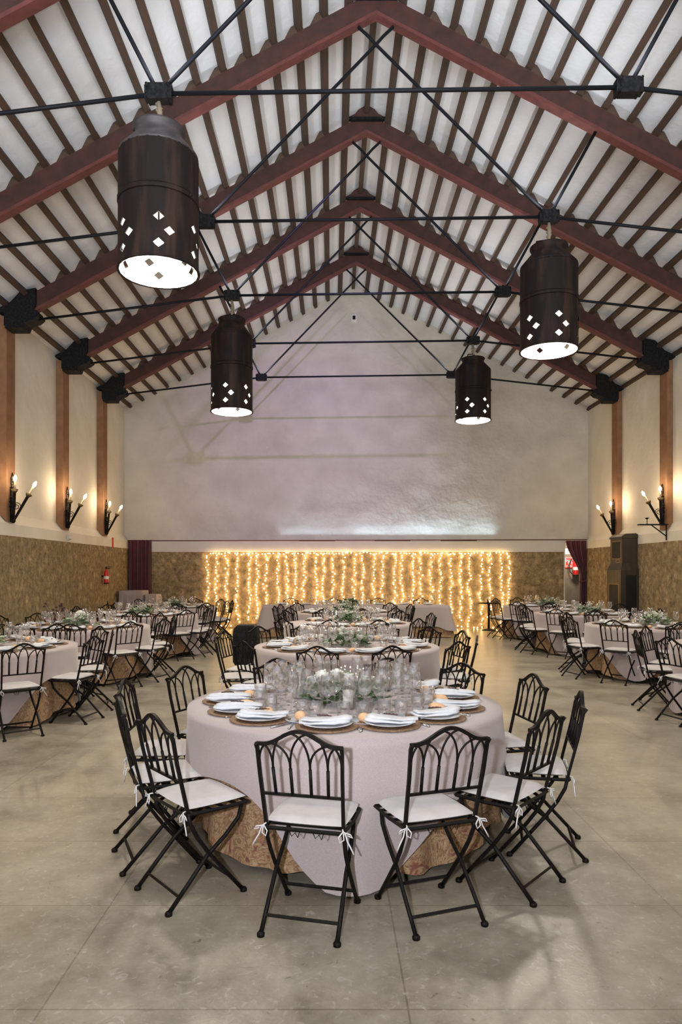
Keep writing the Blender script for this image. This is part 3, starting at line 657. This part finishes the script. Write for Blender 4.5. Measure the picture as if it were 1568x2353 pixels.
# ------------------------------------------------------------------ chair
WB, WS = .195, .172         # half width of back and of legs
POST = [(0, .905), (.012, .82), (.035, .70), (.060, .60), (.085, .50), (.095, .455)]
def chair_proto(detail=True):
    t = empty('folding_chair', (0, 0, 0)); ms = {}
    for s in (-1, 1):
        pw = lambda z: WB - (WB - .178) * max(0, (.9 - z)) / .45
        nn = 4
        MB().tube([(s * pw(z), y, z) for y, z in [(-.004, .845)] + POST[1:]], .0105, 'iron', nn, rot=PI / 4).build('back_post', t)
        l = MB().tube([(s * .178, .095, .455), (s * .180, .108, .40), (s * .178, .145, .33), (s * .176, .205, .245), (s * .175, .30, .13), (s * .175, .40, .01)], .0105, 'iron', 6).build('leg', t)
        if detail: MB().lathe([(0, 0), (.017, 0), (.018, .012), (.012, .02), (0, .02)], 'iron', 10, (s * .175, .405, 0)).build('foot', l)
        l = MB().tube([(s * .158, .405, .435), (s * .160, .385, .37), (s * .163, .31, .30), (s * .166, .205, .225), (s * .170, .10, .115), (s * .172, 0, .01)], .0105, 'iron', 6).build('leg', t)
        if detail: MB().lathe([(0, 0), (.017, 0), (.018, .012), (.012, .02), (0, .02)], 'iron', 10, (s * .172, 0, 0)).build('foot', l)
    MB().tube([(-.170, .055, .068), (.170, .055, .068)], .0085, 'iron', 4).build('stretcher', t)
    MB().tube([(-.175, .335, .087), (.175, .335, .087)], .0085, 'iron', 4).build('stretcher', t)
    # seat ring with slats
    g = MB(); fr = [(-.178, .085), (.178, .085), (.190, .25), (.185, .42), (-.185, .42), (-.190, .25)]
    for a, b in zip(fr, fr[1:] + fr[:1]): g.tube([(a[0], a[1], .447), (b[0], b[1], .447)], .0095, 'iron', 4)
    for yy in (.15, .22, .29, .36): g.box((-.18, yy - .012, .443), (.18, yy + .012, .448), 'iron')
    for q in (-.05, .06): g.tube([(q - .02, .088, .44), (q - .008, .088, .415), (q + .008, .088, .432), (q + .02, .088, .412), (q + .03, .088, .44)], .0025, 'iron', 4)
    g.build('seat_frame', t)
    # cushion
    n = 12; vs = []; hx, hy, cy = .188, .168, .258
    for top in (1, 0):
        for i in range(n + 1):
            for j in range(n + 1):
                u, v_ = 2 * i / n - 1, 2 * j / n - 1
                e = max(0, 1 - abs(u) ** 6) ** .5 * max(0, 1 - abs(v_) ** 6) ** .5
                k_ = 1 - .05 * (u * u * v_ * v_)
                z = .456 + (.022 + .016 * e * (1 + .12 * math.sin(5 * u + 3 * v_)) if top else .018 * (1 - e)) + (0 if top else 0)
                if (abs(u) == 1 or abs(v_) == 1): z = .474
                vs.append((u * hx * k_, cy + v_ * hy * k_, z))
    N_ = (n + 1) ** 2; fs = []
    for i in range(n):
        for j in range(n):
            a = i * (n + 1) + j; q = (a, a + n + 1, a + n + 2, a + 1); fs.append(q); fs.append(tuple(N_ + k for k in reversed(q)))
    cu = MB().add(vs, fs, 'cushion', True).build('cushion', t)
    if detail:
        for s in (-1, 1):
            x, y = s * .182, .085
            g = MB().tube([(x - s * .01, y + .015, .468), (x, y - .016, .465), (x + s * .012, y - .018, .452), (x + s * .02, y - .02, .425), (x + s * .035, y - .022, .40), (x + s * .05, y - .024, .372)], .0035, 'tie', 5)
            g.tube([(x, y - .018, .462), (x - s * .018, y - .024, .440), (x - s * .012, y - .026, .418), (x + s * .006, y - .024, .43), (x + s * .002, y - .018, .46)], .0032, 'tie', 5)
            g.tube([(x, y - .02, .462), (x + s * .035, y - .022, .456), (x + s * .045, y - .02, .442), (x + s * .02, y - .02, .45)], .0032, 'tie', 5)
            g.build('tie', cu)
    # backrest
    def rail(x):
        a = abs(x) / WB; return .842 if a > .86 else .842 + .063 * (.5 + .5 * math.cos(PI * a / .86))
    def yb(z): 
        for (y0, z0), (y1, z1) in zip(POST, POST[1:]):
            if z0 >= z >= z1: return y0 + (y1 - y0) * (z0 - z) / (z0 - z1)
        return 0
    g = MB()
    g.tube([(x * WB, yb(rail(x * WB)), rail(x * WB)) for x in [i / 12 - 1 for i in range(25)]], .0115, 'iron', 4, rot=PI / 4)
    g.tube([(-.183, yb(.61), .61), (.183, yb(.61), .61)], .0085, 'iron', 4, rot=PI / 4)
    bx = [-.125, -.045, .045, .125]; zf = .735
    for x in bx:
        g.tube([(x * .96, yb(.61), .61), (x, yb(zf), zf)], .008, 'iron', 5)
    reach = {0: (-.175, -.045), 1: (-.14, .045), 2: (-.045, .14), 3: (.045, .175)}
    def arc(x0, x1, z0=zf):
        z1 = rail(x1); pts = []
        for i in range(9):
            a = i / 8; pts.append((x0 + (x1 - x0) * (1 - math.cos(a * PI / 2)), 0, z0 + (z1 - z0) * math.sin(a * PI / 2) ** .9))
        pts = [(x, yb(z), z) for x, _, z in pts]; g.tube(pts, .0052, 'iron', 5)
    for i, x in enumerate(bx):
        for e in reach[i]: arc(x, e)
    for s in (-1, 1): arc(s * .187, s * .135, zf + .01)
    g.build('backrest', t)
    return t
CH_NEAR, CH_FAR = chair_proto(True), chair_proto(False)
used = {}
def place_chair(x, y, rz, label, group, far=False):
    k_ = 'f' if far else 'n'; p = CH_FAR if far else CH_NEAR
    o = p if k_ not in used else copy_tree(p); used[k_] = 1
    o.location = (x, y, 0); o.rotation_euler = (0, 0, rz); tag(o, label, 'chair', group); return o

# ------------------------------------------------------------------ table things
def drape(R, top, L_of, m, name, seed, amp=.035, nf=15, na=120, off=.0, flare=.10, gap=.0):
    rnd = random.Random(seed); ph = [rnd.uniform(0, 6.28) for _ in range(4)]
    g = MB(); vs = [(0, 0, top)]; H = 14; rings = [R * .5, R * .9, R * .985]
    for r in rings:
        for k_ in range(na): a = 2 * PI * k_ / na; vs.append((r * math.cos(a), r * math.sin(a), top))
    for j in range(H + 1):
        for k_ in range(na):
            a = 2 * PI * k_ / na; drop = L_of(a) * j / H
            f = min(1, drop / .74)
            fold = math.sin(nf * a + ph[0] + .6 * math.sin(3 * a + ph[1])) * .7 + .3 * math.sin((nf * 2 + 3) * a + ph[2])
            r = R + off + .006 + flare * f ** 1.3 + amp * fold * f ** .8
            z = top - .004 - drop
            if z < .008 + off * .1:
                r += (.008 - z) * .5; z = .008 + off * .1
            vs.append((r * math.cos(a), r * math.sin(a), z))
    fs = [(0, 1 + k_, 1 + (k_ + 1) % na) for k_ in range(na)]
    rows = len(rings) + H + 1
    for j in range(rows - 1):
        for k_ in range(na):
            a, b = 1 + j * na + k_, 1 + j * na + (k_ + 1) % na; fs.append((a, a + na, b + na, b))
    g.add(vs, fs, m, True); o = g.build(name); return o
def square_drop(R, half, rot):
    def f(a):
        p = (a - rot + PI / 4) % (PI / 2) - PI / 4      # 0 at the middle of a side
        return .31 + .45 * (.5 - .5 * math.cos(4 * p)) ** 1.5 + .03 * math.sin(3 * a + rot)
    return f
EPS = .004
TOP = .76
charger_me = MB().lathe([(0, 0), (.15, 0), (.170, .006), (.172, .010), (.160, .011), (.13, .008), (0, .008)], 'rattan', 36).mesh('charger')
plate_me = MB().lathe([(0, 0), (.075, 0), (.09, .004), (.137, .017), (.139, .020), (.09, .009), (.075, .006), (0, .006)], 'china', 36).mesh('dinner_plate')
side_me = MB().lathe([(0, 0), (.05, 0), (.085, .012), (.086, .015), (.05, .005), (0, .005)], 'china', 28).mesh('side_plate')
def napkin_mesh(seed):
    rnd = random.Random(seed); g = MB(); n, k_ = 10, 10
    for layer in range(2):
        vs = []
        L_, W_ = (.125, .050 - .010 * layer), 0
        for i in range(n + 1):
            u = 2 * i / n - 1
            cx = u * .118 + layer * .012; wob = .014 * math.sin(3 * u + seed) ; th = .008 + .004 * math.sin(2.3 * u + seed * 2)
            wd = (.052 - layer * .016) * (1 + .12 * math.sin(2 * u + seed))
            z0 = layer * .011 + (.004 if abs(u) > .6 else 0)
            for q in range(k_):
                a = 2 * PI * q / k_
                e = 1 if abs(u) < .95 else .75
                vs.append((cx, wob + math.copysign(abs(math.cos(a)) ** .6, math.cos(a)) * wd * e, z0 + th + math.copysign(abs(math.sin(a)) ** .7, math.sin(a)) * th * e))
        fs = [(i * k_ + q, i * k_ + (q + 1) % k_, (i + 1) * k_ + (q + 1) % k_, (i + 1) * k_ + q) for i in range(n) for q in range(k_)]
        fs += [tuple(range(k_ - 1, -1, -1)), tuple(range(n * k_, n * k_ + k_))]
        g.add(vs, fs, 'napkin', True)
    return g.mesh('napkin')
nap_me = [napkin_mesh(s) for s in (1, 2, 3)]
def sprig_mesh():
    g = MB(); g.tube([(-.035, 0, .033), (0, .004, .034), (.035, -.002, .033)], .0022, 'sprig', 4)
    for i in range(9): g.blob((-.03 + i * .006, .004 * math.sin(i * 2), .035), .0035, 'sprig', 5, 3)
    return g.mesh('sprig')
sprig_me = sprig_mesh()
bread_me = MB().blob((0, 0, .026), .034, 'bread', 14, 8, (1.05, .95, .78)).mesh('bread_roll')
bread2_me = MB().blob((0, 0, .022), .032, 'bread', 14, 8, (1.7, .85, .72)).mesh('bread_roll')
def wine_mesh(h, rb, rr_, n=20, stem=.45):
    zs = h * stem; p = [(0, 0), (rb * .85, 0), (rb * .85, .002), (.006, .008), (.0038, .02), (.0038, zs), (.012, zs + .006), (rb * .75, zs + .03), (rb, zs + .06), (rr_ * 1.04, h * .85), (rr_, h),
         (rr_ - .002, h), (rb - .002, zs + .06), (rb * .73, zs + .033), (.008, zs + .012), (0, zs + .011)]
    return MB().lathe(p, 'glass', n).mesh('wine_glass')
WG = wine_mesh(.24, .046, .037); WG2 = wine_mesh(.21, .041, .034)
FL = MB().lathe([(0, 0), (.030, 0), (.030, .002), (.005, .008), (.0038, .02), (.0038, .085), (.012, .095), (.024, .15), (.027, .19), (.024, .215), (.0225, .215), (.0255, .19), (.022, .15), (.008, .10), (0, .098)], 'glass', 18).mesh('champagne_flute')
TB = MB().lathe([(0, 0), (.032, 0), (.037, .03), (.039, .095), (.0375, .095), (.0355, .03), (.030, .008), (0, .008)], 'glass', 18).mesh('tumbler')
def fork_mesh():
    g = MB().tube([(0, -.09, .006), (0, -.03, .003), (0, .03, .006)], [.005, .003, .003], 'steel', 5, sx=1.5)
    g.box((-.011, .028, .004), (.011, .045, .006), 'steel')
    for x in (-.009, -.003, .003, .009): g.box((x - .0012, .044, .004), (x + .0012, .09, .0058), 'steel')
    return g.mesh('fork')
fork_me = fork_mesh()
knife_me = MB().tube([(0, -.10, .005), (0, .0, .005)], .005, 'steel', 5, sx=1.4).box((-.007, 0, .003), (.007, .11, .005), 'steel').mesh('knife')

def leaf_cluster(rnd, n, spread, hgt, kinds, size):
    g = MB()
    for i in range(n):
        a = rnd.uniform(0, 2 * PI); r = spread * math.sqrt(rnd.random()); z = rnd.uniform(.01, hgt) * (1 - .45 * r / spread)
        c = V((r * math.cos(a), r * math.sin(a) * .8, z)); s = size * rnd.uniform(.6, 1.25)
        d = V((math.cos(a) + rnd.uniform(-.6, .6), math.sin(a) + rnd.uniform(-.6, .6), rnd.uniform(-.1, .9))).normalized()
        sd = d.cross(V((rnd.uniform(-.4, .4), rnd.uniform(-.4, .4), 1))).normalized(); up = sd.cross(d)
        m_ = rnd.choice(kinds); wd = .36 if m_ == 'leaf' else .48
        P = [c, c + d * s * .3 + sd * s * wd * .8, c + d * s * .7 + sd * s * wd * .75, c + d * s + up * s * -.12, c + d * s * .7 - sd * s * wd * .75, c + d * s * .3 - sd * s * wd * .8, c + d * s * .5 - up * s * .08]
        P = [V((p.x, p.y, max(p.z, .004))) for p in P]
        g.add(P, [(0, 1, 6), (1, 2, 6), (2, 3, 6), (3, 4, 6), (4, 5, 6), (5, 0, 6)], m_, True)
    for i in range(n // 9):
        a = rnd.uniform(0, 2 * PI); r = spread * rnd.uniform(.6, 1)
        g.tube([(0, 0, .02), (r * .5 * math.cos(a), r * .4 * math.sin(a), hgt * .6), (r * math.cos(a), r * .8 * math.sin(a), hgt * .35)], .0022, 'leaf', 4, False)
    return g
def rose_mesh(r=.035):
    g = MB(); rnd = random.Random(3)
    for ring_, (n, rr_, op) in enumerate(((3, .35, .15), (5, .62, .35), (6, .85, .6), (7, 1.0, .95))):
        for i in range(n):
            a = 2 * PI * i / n + ring_ * .5
            vs = []
            for u in range(4):
                for v_ in range(4):
                    b = a + (v_ / 3 - .5) * 2 * PI / n * 1.5; t_ = u / 3
                    rad = r * rr_ * (.25 + .75 * t_ ** .7) * (1 + .15 * op * (t_ > .9)); z = r * (1.5 * t_ * (1 - .5 * op) + (.15 if v_ in (1, 2) else 0) * t_)
                    vs.append((rad * math.cos(b), rad * math.sin(b), z))
            g.add(vs, [(u * 4 + v_, u * 4 + v_ + 1, u * 4 + v_ + 5, u * 4 + v_ + 4) for u in range(3) for v_ in range(3)], 'rose', True)
    return g.mesh('flower')
rose_me = rose_mesh()
def gyp_mesh():
    g = MB(); rnd = random.Random(5)
    for i in range(34):
        a = rnd.uniform(0, 2 * PI); r = rnd.uniform(.03, .16); z = rnd.uniform(.08, .24)
        p = V((r * math.cos(a), r * math.sin(a), z)); g.tube([(0, 0, .03), p], .001, 'leaf', 3, False); g.blob(p, .007, 'rose', 5, 3)
    return g.mesh('small_blossoms')
gyp_me = gyp_mesh()
cents = [leaf_cluster(random.Random(s), 220, .24, .18, ['leaf', 'leaf', 'euca'], .075).mesh('foliage') for s in (1, 2)]
cents_side = [leaf_cluster(random.Random(s), 150, .26, .16, ['leaf', 'euca', 'euca'], .08).mesh('foliage') for s in (3, 4)]
hurr_me = MB().lathe([(0, 0), (.05, 0), (.05, .19), (.0475, .19), (.0475, .006), (0, .006)], 'glass', 24).mesh('glass_cylinder')
hurr2_me = MB().lathe([(0, 0), (.045, 0), (.062, .06), (.060, .12), (.044, .17), (.048, .21), (.046, .21), (.042, .17), (.058, .12), (.060, .06), (.043, .006), (0, .006)], 'glass', 24).mesh('glass_vase')
cand_me = MB().lathe([(0, 0), (.032, 0), (.032, .10), (.028, .104), (0, .098)], 'wax', 20).tube([(0, 0, .098), (0, 0, .112)], .0012, 'sprig', 4).mesh('candle')

SLOT = ['mid-right far', 'far-right', 'far side right', 'far side left', 'far-left', 'mid-left far', 'mid-left near', 'near-left', 'near side left', 'near side right', 'near-right', 'mid-right near']
def visible(x, y, m_=50):
    if y < 1: return False
    p = VX + FPX * x / y; return -m_ < p < 1568 + m_
NG = [0]
def table(cx, cy, name, seed, R=.95, slots=range(12), custom=None, rc=1.42, glasses=3, detail=1, rot=None, side=False, group=None):
    rnd = random.Random(seed)
    t = empty('round_table', (cx, cy, 0)); tag(t, 'round wooden banquet table hidden under the cloths of the %s table' % name, 'table', 'round banquet tables')
    MB().lathe([(0, TOP - .03), (R - .01, TOP - .03), (R - .01, TOP - .001), (0, TOP - .001)], 'wood_top', 48).build('tabletop', t)
    for a in (0, 1, 2, 3): MB().tube([(.45 * math.cos(a * PI / 2 + .6), .45 * math.sin(a * PI / 2 + .6), 0), (.45 * math.cos(a * PI / 2 + .6), .45 * math.sin(a * PI / 2 + .6), TOP - .03)], .02, 'iron', 6).build('leg', t)
    o = drape(R - .006, TOP + .001, lambda a: .74 - .075 * (.5 + .5 * math.sin(6 * a + seed)) - (.02 if custom else 0), 'damask', 'undercloth', seed, .052, 11, flare=.035)
    o.location = (cx, cy, 0); tag(o, 'gold and russet floral undercloth reaching the floor at the %s table' % name, 'tablecloth', 'floral undercloths')
    rot_ = math.radians(rot if rot is not None else rnd.uniform(0, 90))
    o = drape(R, TOP + .004, square_drop(R, 1.23, rot_ + PI / 4), 'linen', 'overlay_cloth', seed + 50, .030, 8, off=.072, flare=.05)
    o.location = (cx, cy, 0); tag(o, 'rose-grey linen overlay cloth with hanging corners on the %s table' % name, 'tablecloth', 'linen overlay cloths')
    T = TOP + .0045
    # centrepiece
    c = empty('centrepiece', (cx, cy, T)); tag(c, 'low centrepiece of greenery and white flowers on the %s table' % name, 'flower arrangement', 'table centrepieces')
    inst('foliage', (cents_side if side else cents)[seed % 2], c, rz=rnd.uniform(0, 6))
    for i in range(3 if detail < 2 else 4):
        a = rnd.uniform(0, 6.28); r = rnd.uniform(.03, .16)
        inst('flower', rose_me, c, (r * math.cos(a), r * math.sin(a), rnd.uniform(.11, .17)), rz=a, sc=rnd.uniform(.8, 1.15) * (1.35 if detail >= 2 else 1))
    inst('small_blossoms', gyp_me, c, rz=rnd.uniform(0, 6))
    # candles
    cc = [(-.29, .13, 0), (.02, -.22, 1)] if detail >= 2 else [(rnd.uniform(-.3, -.2), rnd.uniform(-.1, .2), 0), (rnd.uniform(.15, .3), rnd.uniform(-.2, .1), 0)]
    for (x, y, k_), w_ in zip(cc, ('left', 'right')):
        h = empty('candle_holder', (cx + x, cy + y, T)); tag(h, 'clear glass holder with white candle, %s one on the %s table' % (w_ if not (detail >= 2 and k_) else 'bulging', name), 'candle holder', 'glass candle holders')
        inst('glass', hurr2_me if k_ else hurr_me, h); inst('candle', cand_me, h, (0, 0, .007))
    angs = custom if custom else {s: 15 + 30 * s + rnd.uniform(-3.5, 3.5) for s in slots}
    for s, a in angs.items():
        if isinstance(a, tuple): a, r, face = a
        else: r, face = rc + rnd.uniform(-.04, .05), rnd.uniform(-.09, .09)
        ar = math.radians(a); x, y = cx + r * math.cos(ar), cy + r * math.sin(ar)
        sl = SLOT[s]
        if visible(x, y):
            place_chair(x, y, ar + PI / 2 + face, 'black iron folding chair, arched back and white cushion, %s of %s table' % (sl, name), 'iron folding chairs', far=cy > 12)
        # place setting
        pr = R - (.18 if custom else .20); jx, jy = rnd.uniform(-.01, .01), rnd.uniform(-.01, .01)
        p = V((cx + pr * math.cos(ar) + jx, cy + pr * math.sin(ar) + jy, T))
        if not visible(p.x, p.y, 30): continue
        o = inst('charger', charger_me, None, p); tag(o, 'round woven rattan charger at the %s place of the %s table' % (sl, name), 'charger', 'rattan chargers')
        o = inst('dinner_plate', plate_me, None, p + V((0, 0, .0085))); tag(o, 'white dinner plate at the %s place of the %s table' % (sl, name), 'plate', 'white dinner plates')
        nz = inst('napkin', nap_me[rnd.randrange(3)], None, p + V((rnd.uniform(-.015, .015), rnd.uniform(-.01, .01), .021)), sc=1.15, rz=(rnd.uniform(-.25, .35) if custom else ar + PI / 2 + rnd.uniform(-.3, .3)))
        tag(nz, 'folded white napkin with dark sprig at %s place of the %s table' % (sl, name), 'napkin', 'folded napkins')
        inst('sprig', sprig_me, nz, (0, 0, .002), rz=rnd.uniform(-.4, .4))
        er = V((math.cos(ar), math.sin(ar), 0)); et = V((-er.y, er.x, 0))
        if custom or (cy < 9):
            for nm, me_, off_, cat in (('fork', fork_me, -.19, 'fork'), ('knife', knife_me, .19, 'knife')):
                # fork on the left of the diner
                q = p - et * off_ * -1; o = inst(nm, me_, None, p + et * (off_ * -1) * (-1 if nm == 'fork' else -1) * 1.0, rz=ar + PI / 2)
                tag(o, 'steel %s beside the %s plate of the %s table' % (nm, sl, name), cat, 'cutlery')
        sp = p + et * .185 - er * .13
        if custom or cy < 9:
            o = inst('side_plate', side_me, None, sp); tag(o, 'small white side plate at the %s place of the %s table' % (sl, name), 'plate', 'small side plates'); bz = .0055
        else: bz = 0
        b_ = rnd.random() < .4
        if rnd.random() < .85:
            o = inst('bread_roll', bread2_me if b_ else bread_me, None, sp + V((0, 0, bz - .001)), rz=rnd.uniform(0, 3))
            tag(o, 'small %s bread roll at the %s place of the %s table' % ('oval' if b_ else 'round', sl, name), 'bread roll', 'bread rolls')
        kinds = [('wine_glass', WG, 'large stemmed wine glass', 'wine glass', .10, -.02), ('tumbler', TB, 'short clear tumbler', 'tumbler', .02, .05),
                 ('champagne_flute', FL, 'slim champagne flute', 'champagne flute', .17, .03), ('wine_glass', WG2, 'smaller stemmed wine glass', 'wine glass', .14, .11),
                 ('tumbler', TB, 'second short tumbler further in', 'tumbler', .07, .14), ('wine_glass', WG, 'second large wine glass further in', 'wine glass', .23, -.05)][:glasses]
        for nm, me_, lab, cat, din, dt in kinds:
            q = V((cx, cy, T)) + er * (pr - .16 - din + rnd.uniform(-.02, .02)) + et * (-dt * (1 - din) + rnd.uniform(-.015, .015) - .04)
            o = inst(nm, me_, None, q); NG[0] += 1
            tag(o, '%s at the %s place of the %s table' % (lab, sl, name), cat, 'glasses on the tables')

CUST = {0: (10, 1.30, 0), 1: (41, 1.20, .05), 2: (71, 1.15, 0), 3: (116, 1.17, 0), 4: (152, 1.30, 0), 5: (181, 1.40, 0.0), 6: (207, 1.40, -.05), 7: (229, 1.44, -.17), 8: (261.2, 1.457, -.09), 9: (288.2, 1.44, .03), 10: (315, 1.41, .07), 11: (341.5, 1.43, .10)}
FARC = {0: 12, 1: 40, 2: 68, 3: 112, 4: 140, 5: 168, 6: 195, 7: 223, 8: 258, 9: 286, 10: 318, 11: 345}
table(.08, 4.45, 'front', 11, custom=CUST, R=.905, glasses=6, detail=2, rot=271)
table(.17, 7.8, 'second middle', 12, custom=FARC, glasses=4, rot=20)
table(.27, 11.2, 'third middle', 13, slots=[0, 1, 2, 3, 4, 7, 8, 9, 10, 11], rot=40)
table(.27, 14.2, 'fourth middle', 14, slots=[0, 1, 4, 5, 6, 7, 8, 9, 10, 11], glasses=2)
table(-3.90, 7.7, 'nearest left', 21, slots=[0, 1, 2, 3, 4, 8, 9, 10, 11], side=True, glasses=3, rot=300)
table(-3.80, 10.5, 'second left', 22, slots=range(12), side=True, rot=10)
table(-3.62, 13.4, 'third left', 23, slots=range(12), side=True, glasses=2)
table(-3.72, 16.2, 'farthest left', 24, slots=[0, 1, 2, 3, 4, 6, 7, 9, 10, 11], side=True, glasses=2)
table(4.90, 7.75, 'nearest right', 31, slots=[2, 3, 4, 5, 6, 7, 8], side=True, glasses=2)
table(5.00, 10.75, 'second right', 32, slots=[2, 3, 4, 5, 6, 7, 8, 9], side=True, glasses=2, rot=232)
table(5.08, 13.8, 'third right', 33, slots=[1, 3, 4, 5, 6, 7, 8, 9, 10], side=True, glasses=2)
table(5.20, 16.75, 'farthest right', 34, slots=[3, 4, 5, 6, 7, 8, 9], side=True, glasses=2)
print('glasses', NG[0])

# ------------------------------------------------------------------ head table
hx0, hx1, hy0, hy1 = -1.62, 2.80, 16.75, 17.5
t = empty('head_table', ((hx0 + hx1) / 2, (hy0 + hy1) / 2, 0)); tag(t, 'long straight head table hidden under cloth before the fairy lights', 'table')
hw = (hx1 - hx0) / 2
MB().box((-hw + .02, -.36, TOP - .03), (hw - .02, .36, TOP - .002), 'wood_top').build('tabletop', t)
for a in (-hw + .2, 0, hw - .2):
    for b in (-.3, .3): MB().tube([(a, b, 0), (a, b, TOP - .03)], .02, 'iron', 6).build('leg', t)
def rect_cloth(x0, x1, y0, y1, z, drop, m_, amp, name, seed, off):
    g = MB(); ring = []; L = [(x0, y0), (x1, y0), (x1, y1), (x0, y1)]; rnd = random.Random(seed)
    for (a, b), (c_, d) in zip(L, L[1:] + L[:1]):
        n = int(max(abs(c_ - a), abs(d - b)) / .045)
        for i in range(n): ring.append((V((a + (c_ - a) * i / n, b + (d - b) * i / n, 0)), V((0, 0, 0))))
    N_ = len(ring); vs = []; H = 8; cx, cy = (x0 + x1) / 2, (y0 + y1) / 2
    for j in range(H + 1):
        for i, (p, _) in enumerate(ring):
            ex = max(0, 1 - min(abs(p.x - x0), abs(p.x - x1)) / .25); ey = max(0, 1 - min(abs(p.y - y0), abs(p.y - y1)) / .25)
            dx = (1 if p.x > cx else -1) * (1 if min(abs(p.x - x0), abs(p.x - x1)) < .01 else 0); dy = (1 if p.y > cy else -1) * (1 if min(abs(p.y - y0), abs(p.y - y1)) < .01 else 0)
            f = j / H; o_ = off + f * (.03 + amp * math.sin(i * .55 + seed) + amp * .4 * math.sin(i * 1.3))
            cn = ex * ey * .12 * f
            vs.append((p.x + dx * (o_ + cn), p.y + dy * (o_ + cn), z - f * (drop + ex * ey * .1 * (drop < .65))))
    fs = [(j * N_ + i, (j + 1) * N_ + i, (j + 1) * N_ + (i + 1) % N_, j * N_ + (i + 1) % N_) for j in range(H) for i in range(N_)]
    fs.append(tuple(range(N_))); g.add(vs, fs, m_, True); return g.build(name)
o = rect_cloth(hx0, hx1, hy0, hy1, TOP, .745, 'damask', .02, 'undercloth', 1, .005); tag(o, 'gold and russet floral undercloth of the long head table', 'tablecloth')
o = rect_cloth(hx0, hx1, hy0, hy1, TOP + .004, .50, 'linen', .012, 'overlay_cloth', 2, .04); tag(o, 'rose-grey linen cloth over the long head table before the lights', 'tablecloth')
rnd = random.Random(77); T = TOP + .005
for i in range(7):
    x = hx0 + .4 + i * (hx1 - hx0 - .8) / 6; wd = ['leftmost', 'second from left', 'third from left', 'middle', 'third from right', 'second from right', 'rightmost'][i]
    for nm, me_, lab, cat, dx, dy in (('wine_glass', WG, 'tall wine glass', 'wine glass', .12, .30), ('tumbler', TB, 'short tumbler', 'tumbler', -.12, .28)):
        o = inst(nm, me_, None, (x + dx, hy0 + dy, T)); tag(o, '%s on the long head table, %s setting' % (lab, wd), cat, 'glasses on the tables')
    o = inst('dinner_plate', plate_me, None, (x, hy1 - .2, T)); tag(o, 'white plate on the long head table, %s setting' % wd, 'plate')
    o = inst('napkin', nap_me[i % 3], None, (x, hy1 - .2, T + .02)); tag(o, 'folded napkin on the long head table, %s setting' % wd, 'napkin')
    if i in (1, 2, 4, 5):
        o = inst('candle', cand_me, None, (x + .28, hy0 + .2, T)); tag(o, 'short white candle on the long head table, beside the %s setting' % wd, 'candle')
for i, x in enumerate((-1.05, .05, 1.2, 2.3)):
    place_chair(x, hy1 + .42, PI, 'black iron chair behind the long head table, %s of four' % ['leftmost', 'second from left', 'third from left', 'rightmost'][i], 'iron folding chairs', True)
c = empty('centrepiece', (.45, 17.0, T)); tag(c, 'low greenery with white flowers at the middle of the long head table', 'flower arrangement')
inst('foliage', cents[0], c); inst('flower', rose_me, c, (0.02, 0, .14)); inst('small_blossoms', gyp_me, c)
# things beyond the second left table
c = empty('dried_flowers', (-4.25, 10.62, TOP + .0045)); tag(c, 'dark dried flower stems standing up beside the greenery of the second left table', 'flower arrangement')
g = MB(); rn = random.Random(9)
for i in range(16):
    p = V((rn.uniform(-.16, .22), rn.uniform(-.06, .06), rn.uniform(.16, .36))); g.tube([(0, 0, 0), p * .5 + V((.02, 0, .05)), p], .0025, 'sprig', 4, False); g.blob(p, .018, 'sprig', 6, 4, (1.3, 1, .8))
g.build('stems', c)
o = MB().lathe([(0, 0), (.10, 0), (.11, .02), (.105, .10), (.075, .17), (.03, .20), (0, .205)], 'white', 24).build('white_dome', None, (-4.05, 11.22, TOP + .0045)); tag(o, 'small plain white dome at the far edge of the second left table', 'dome')
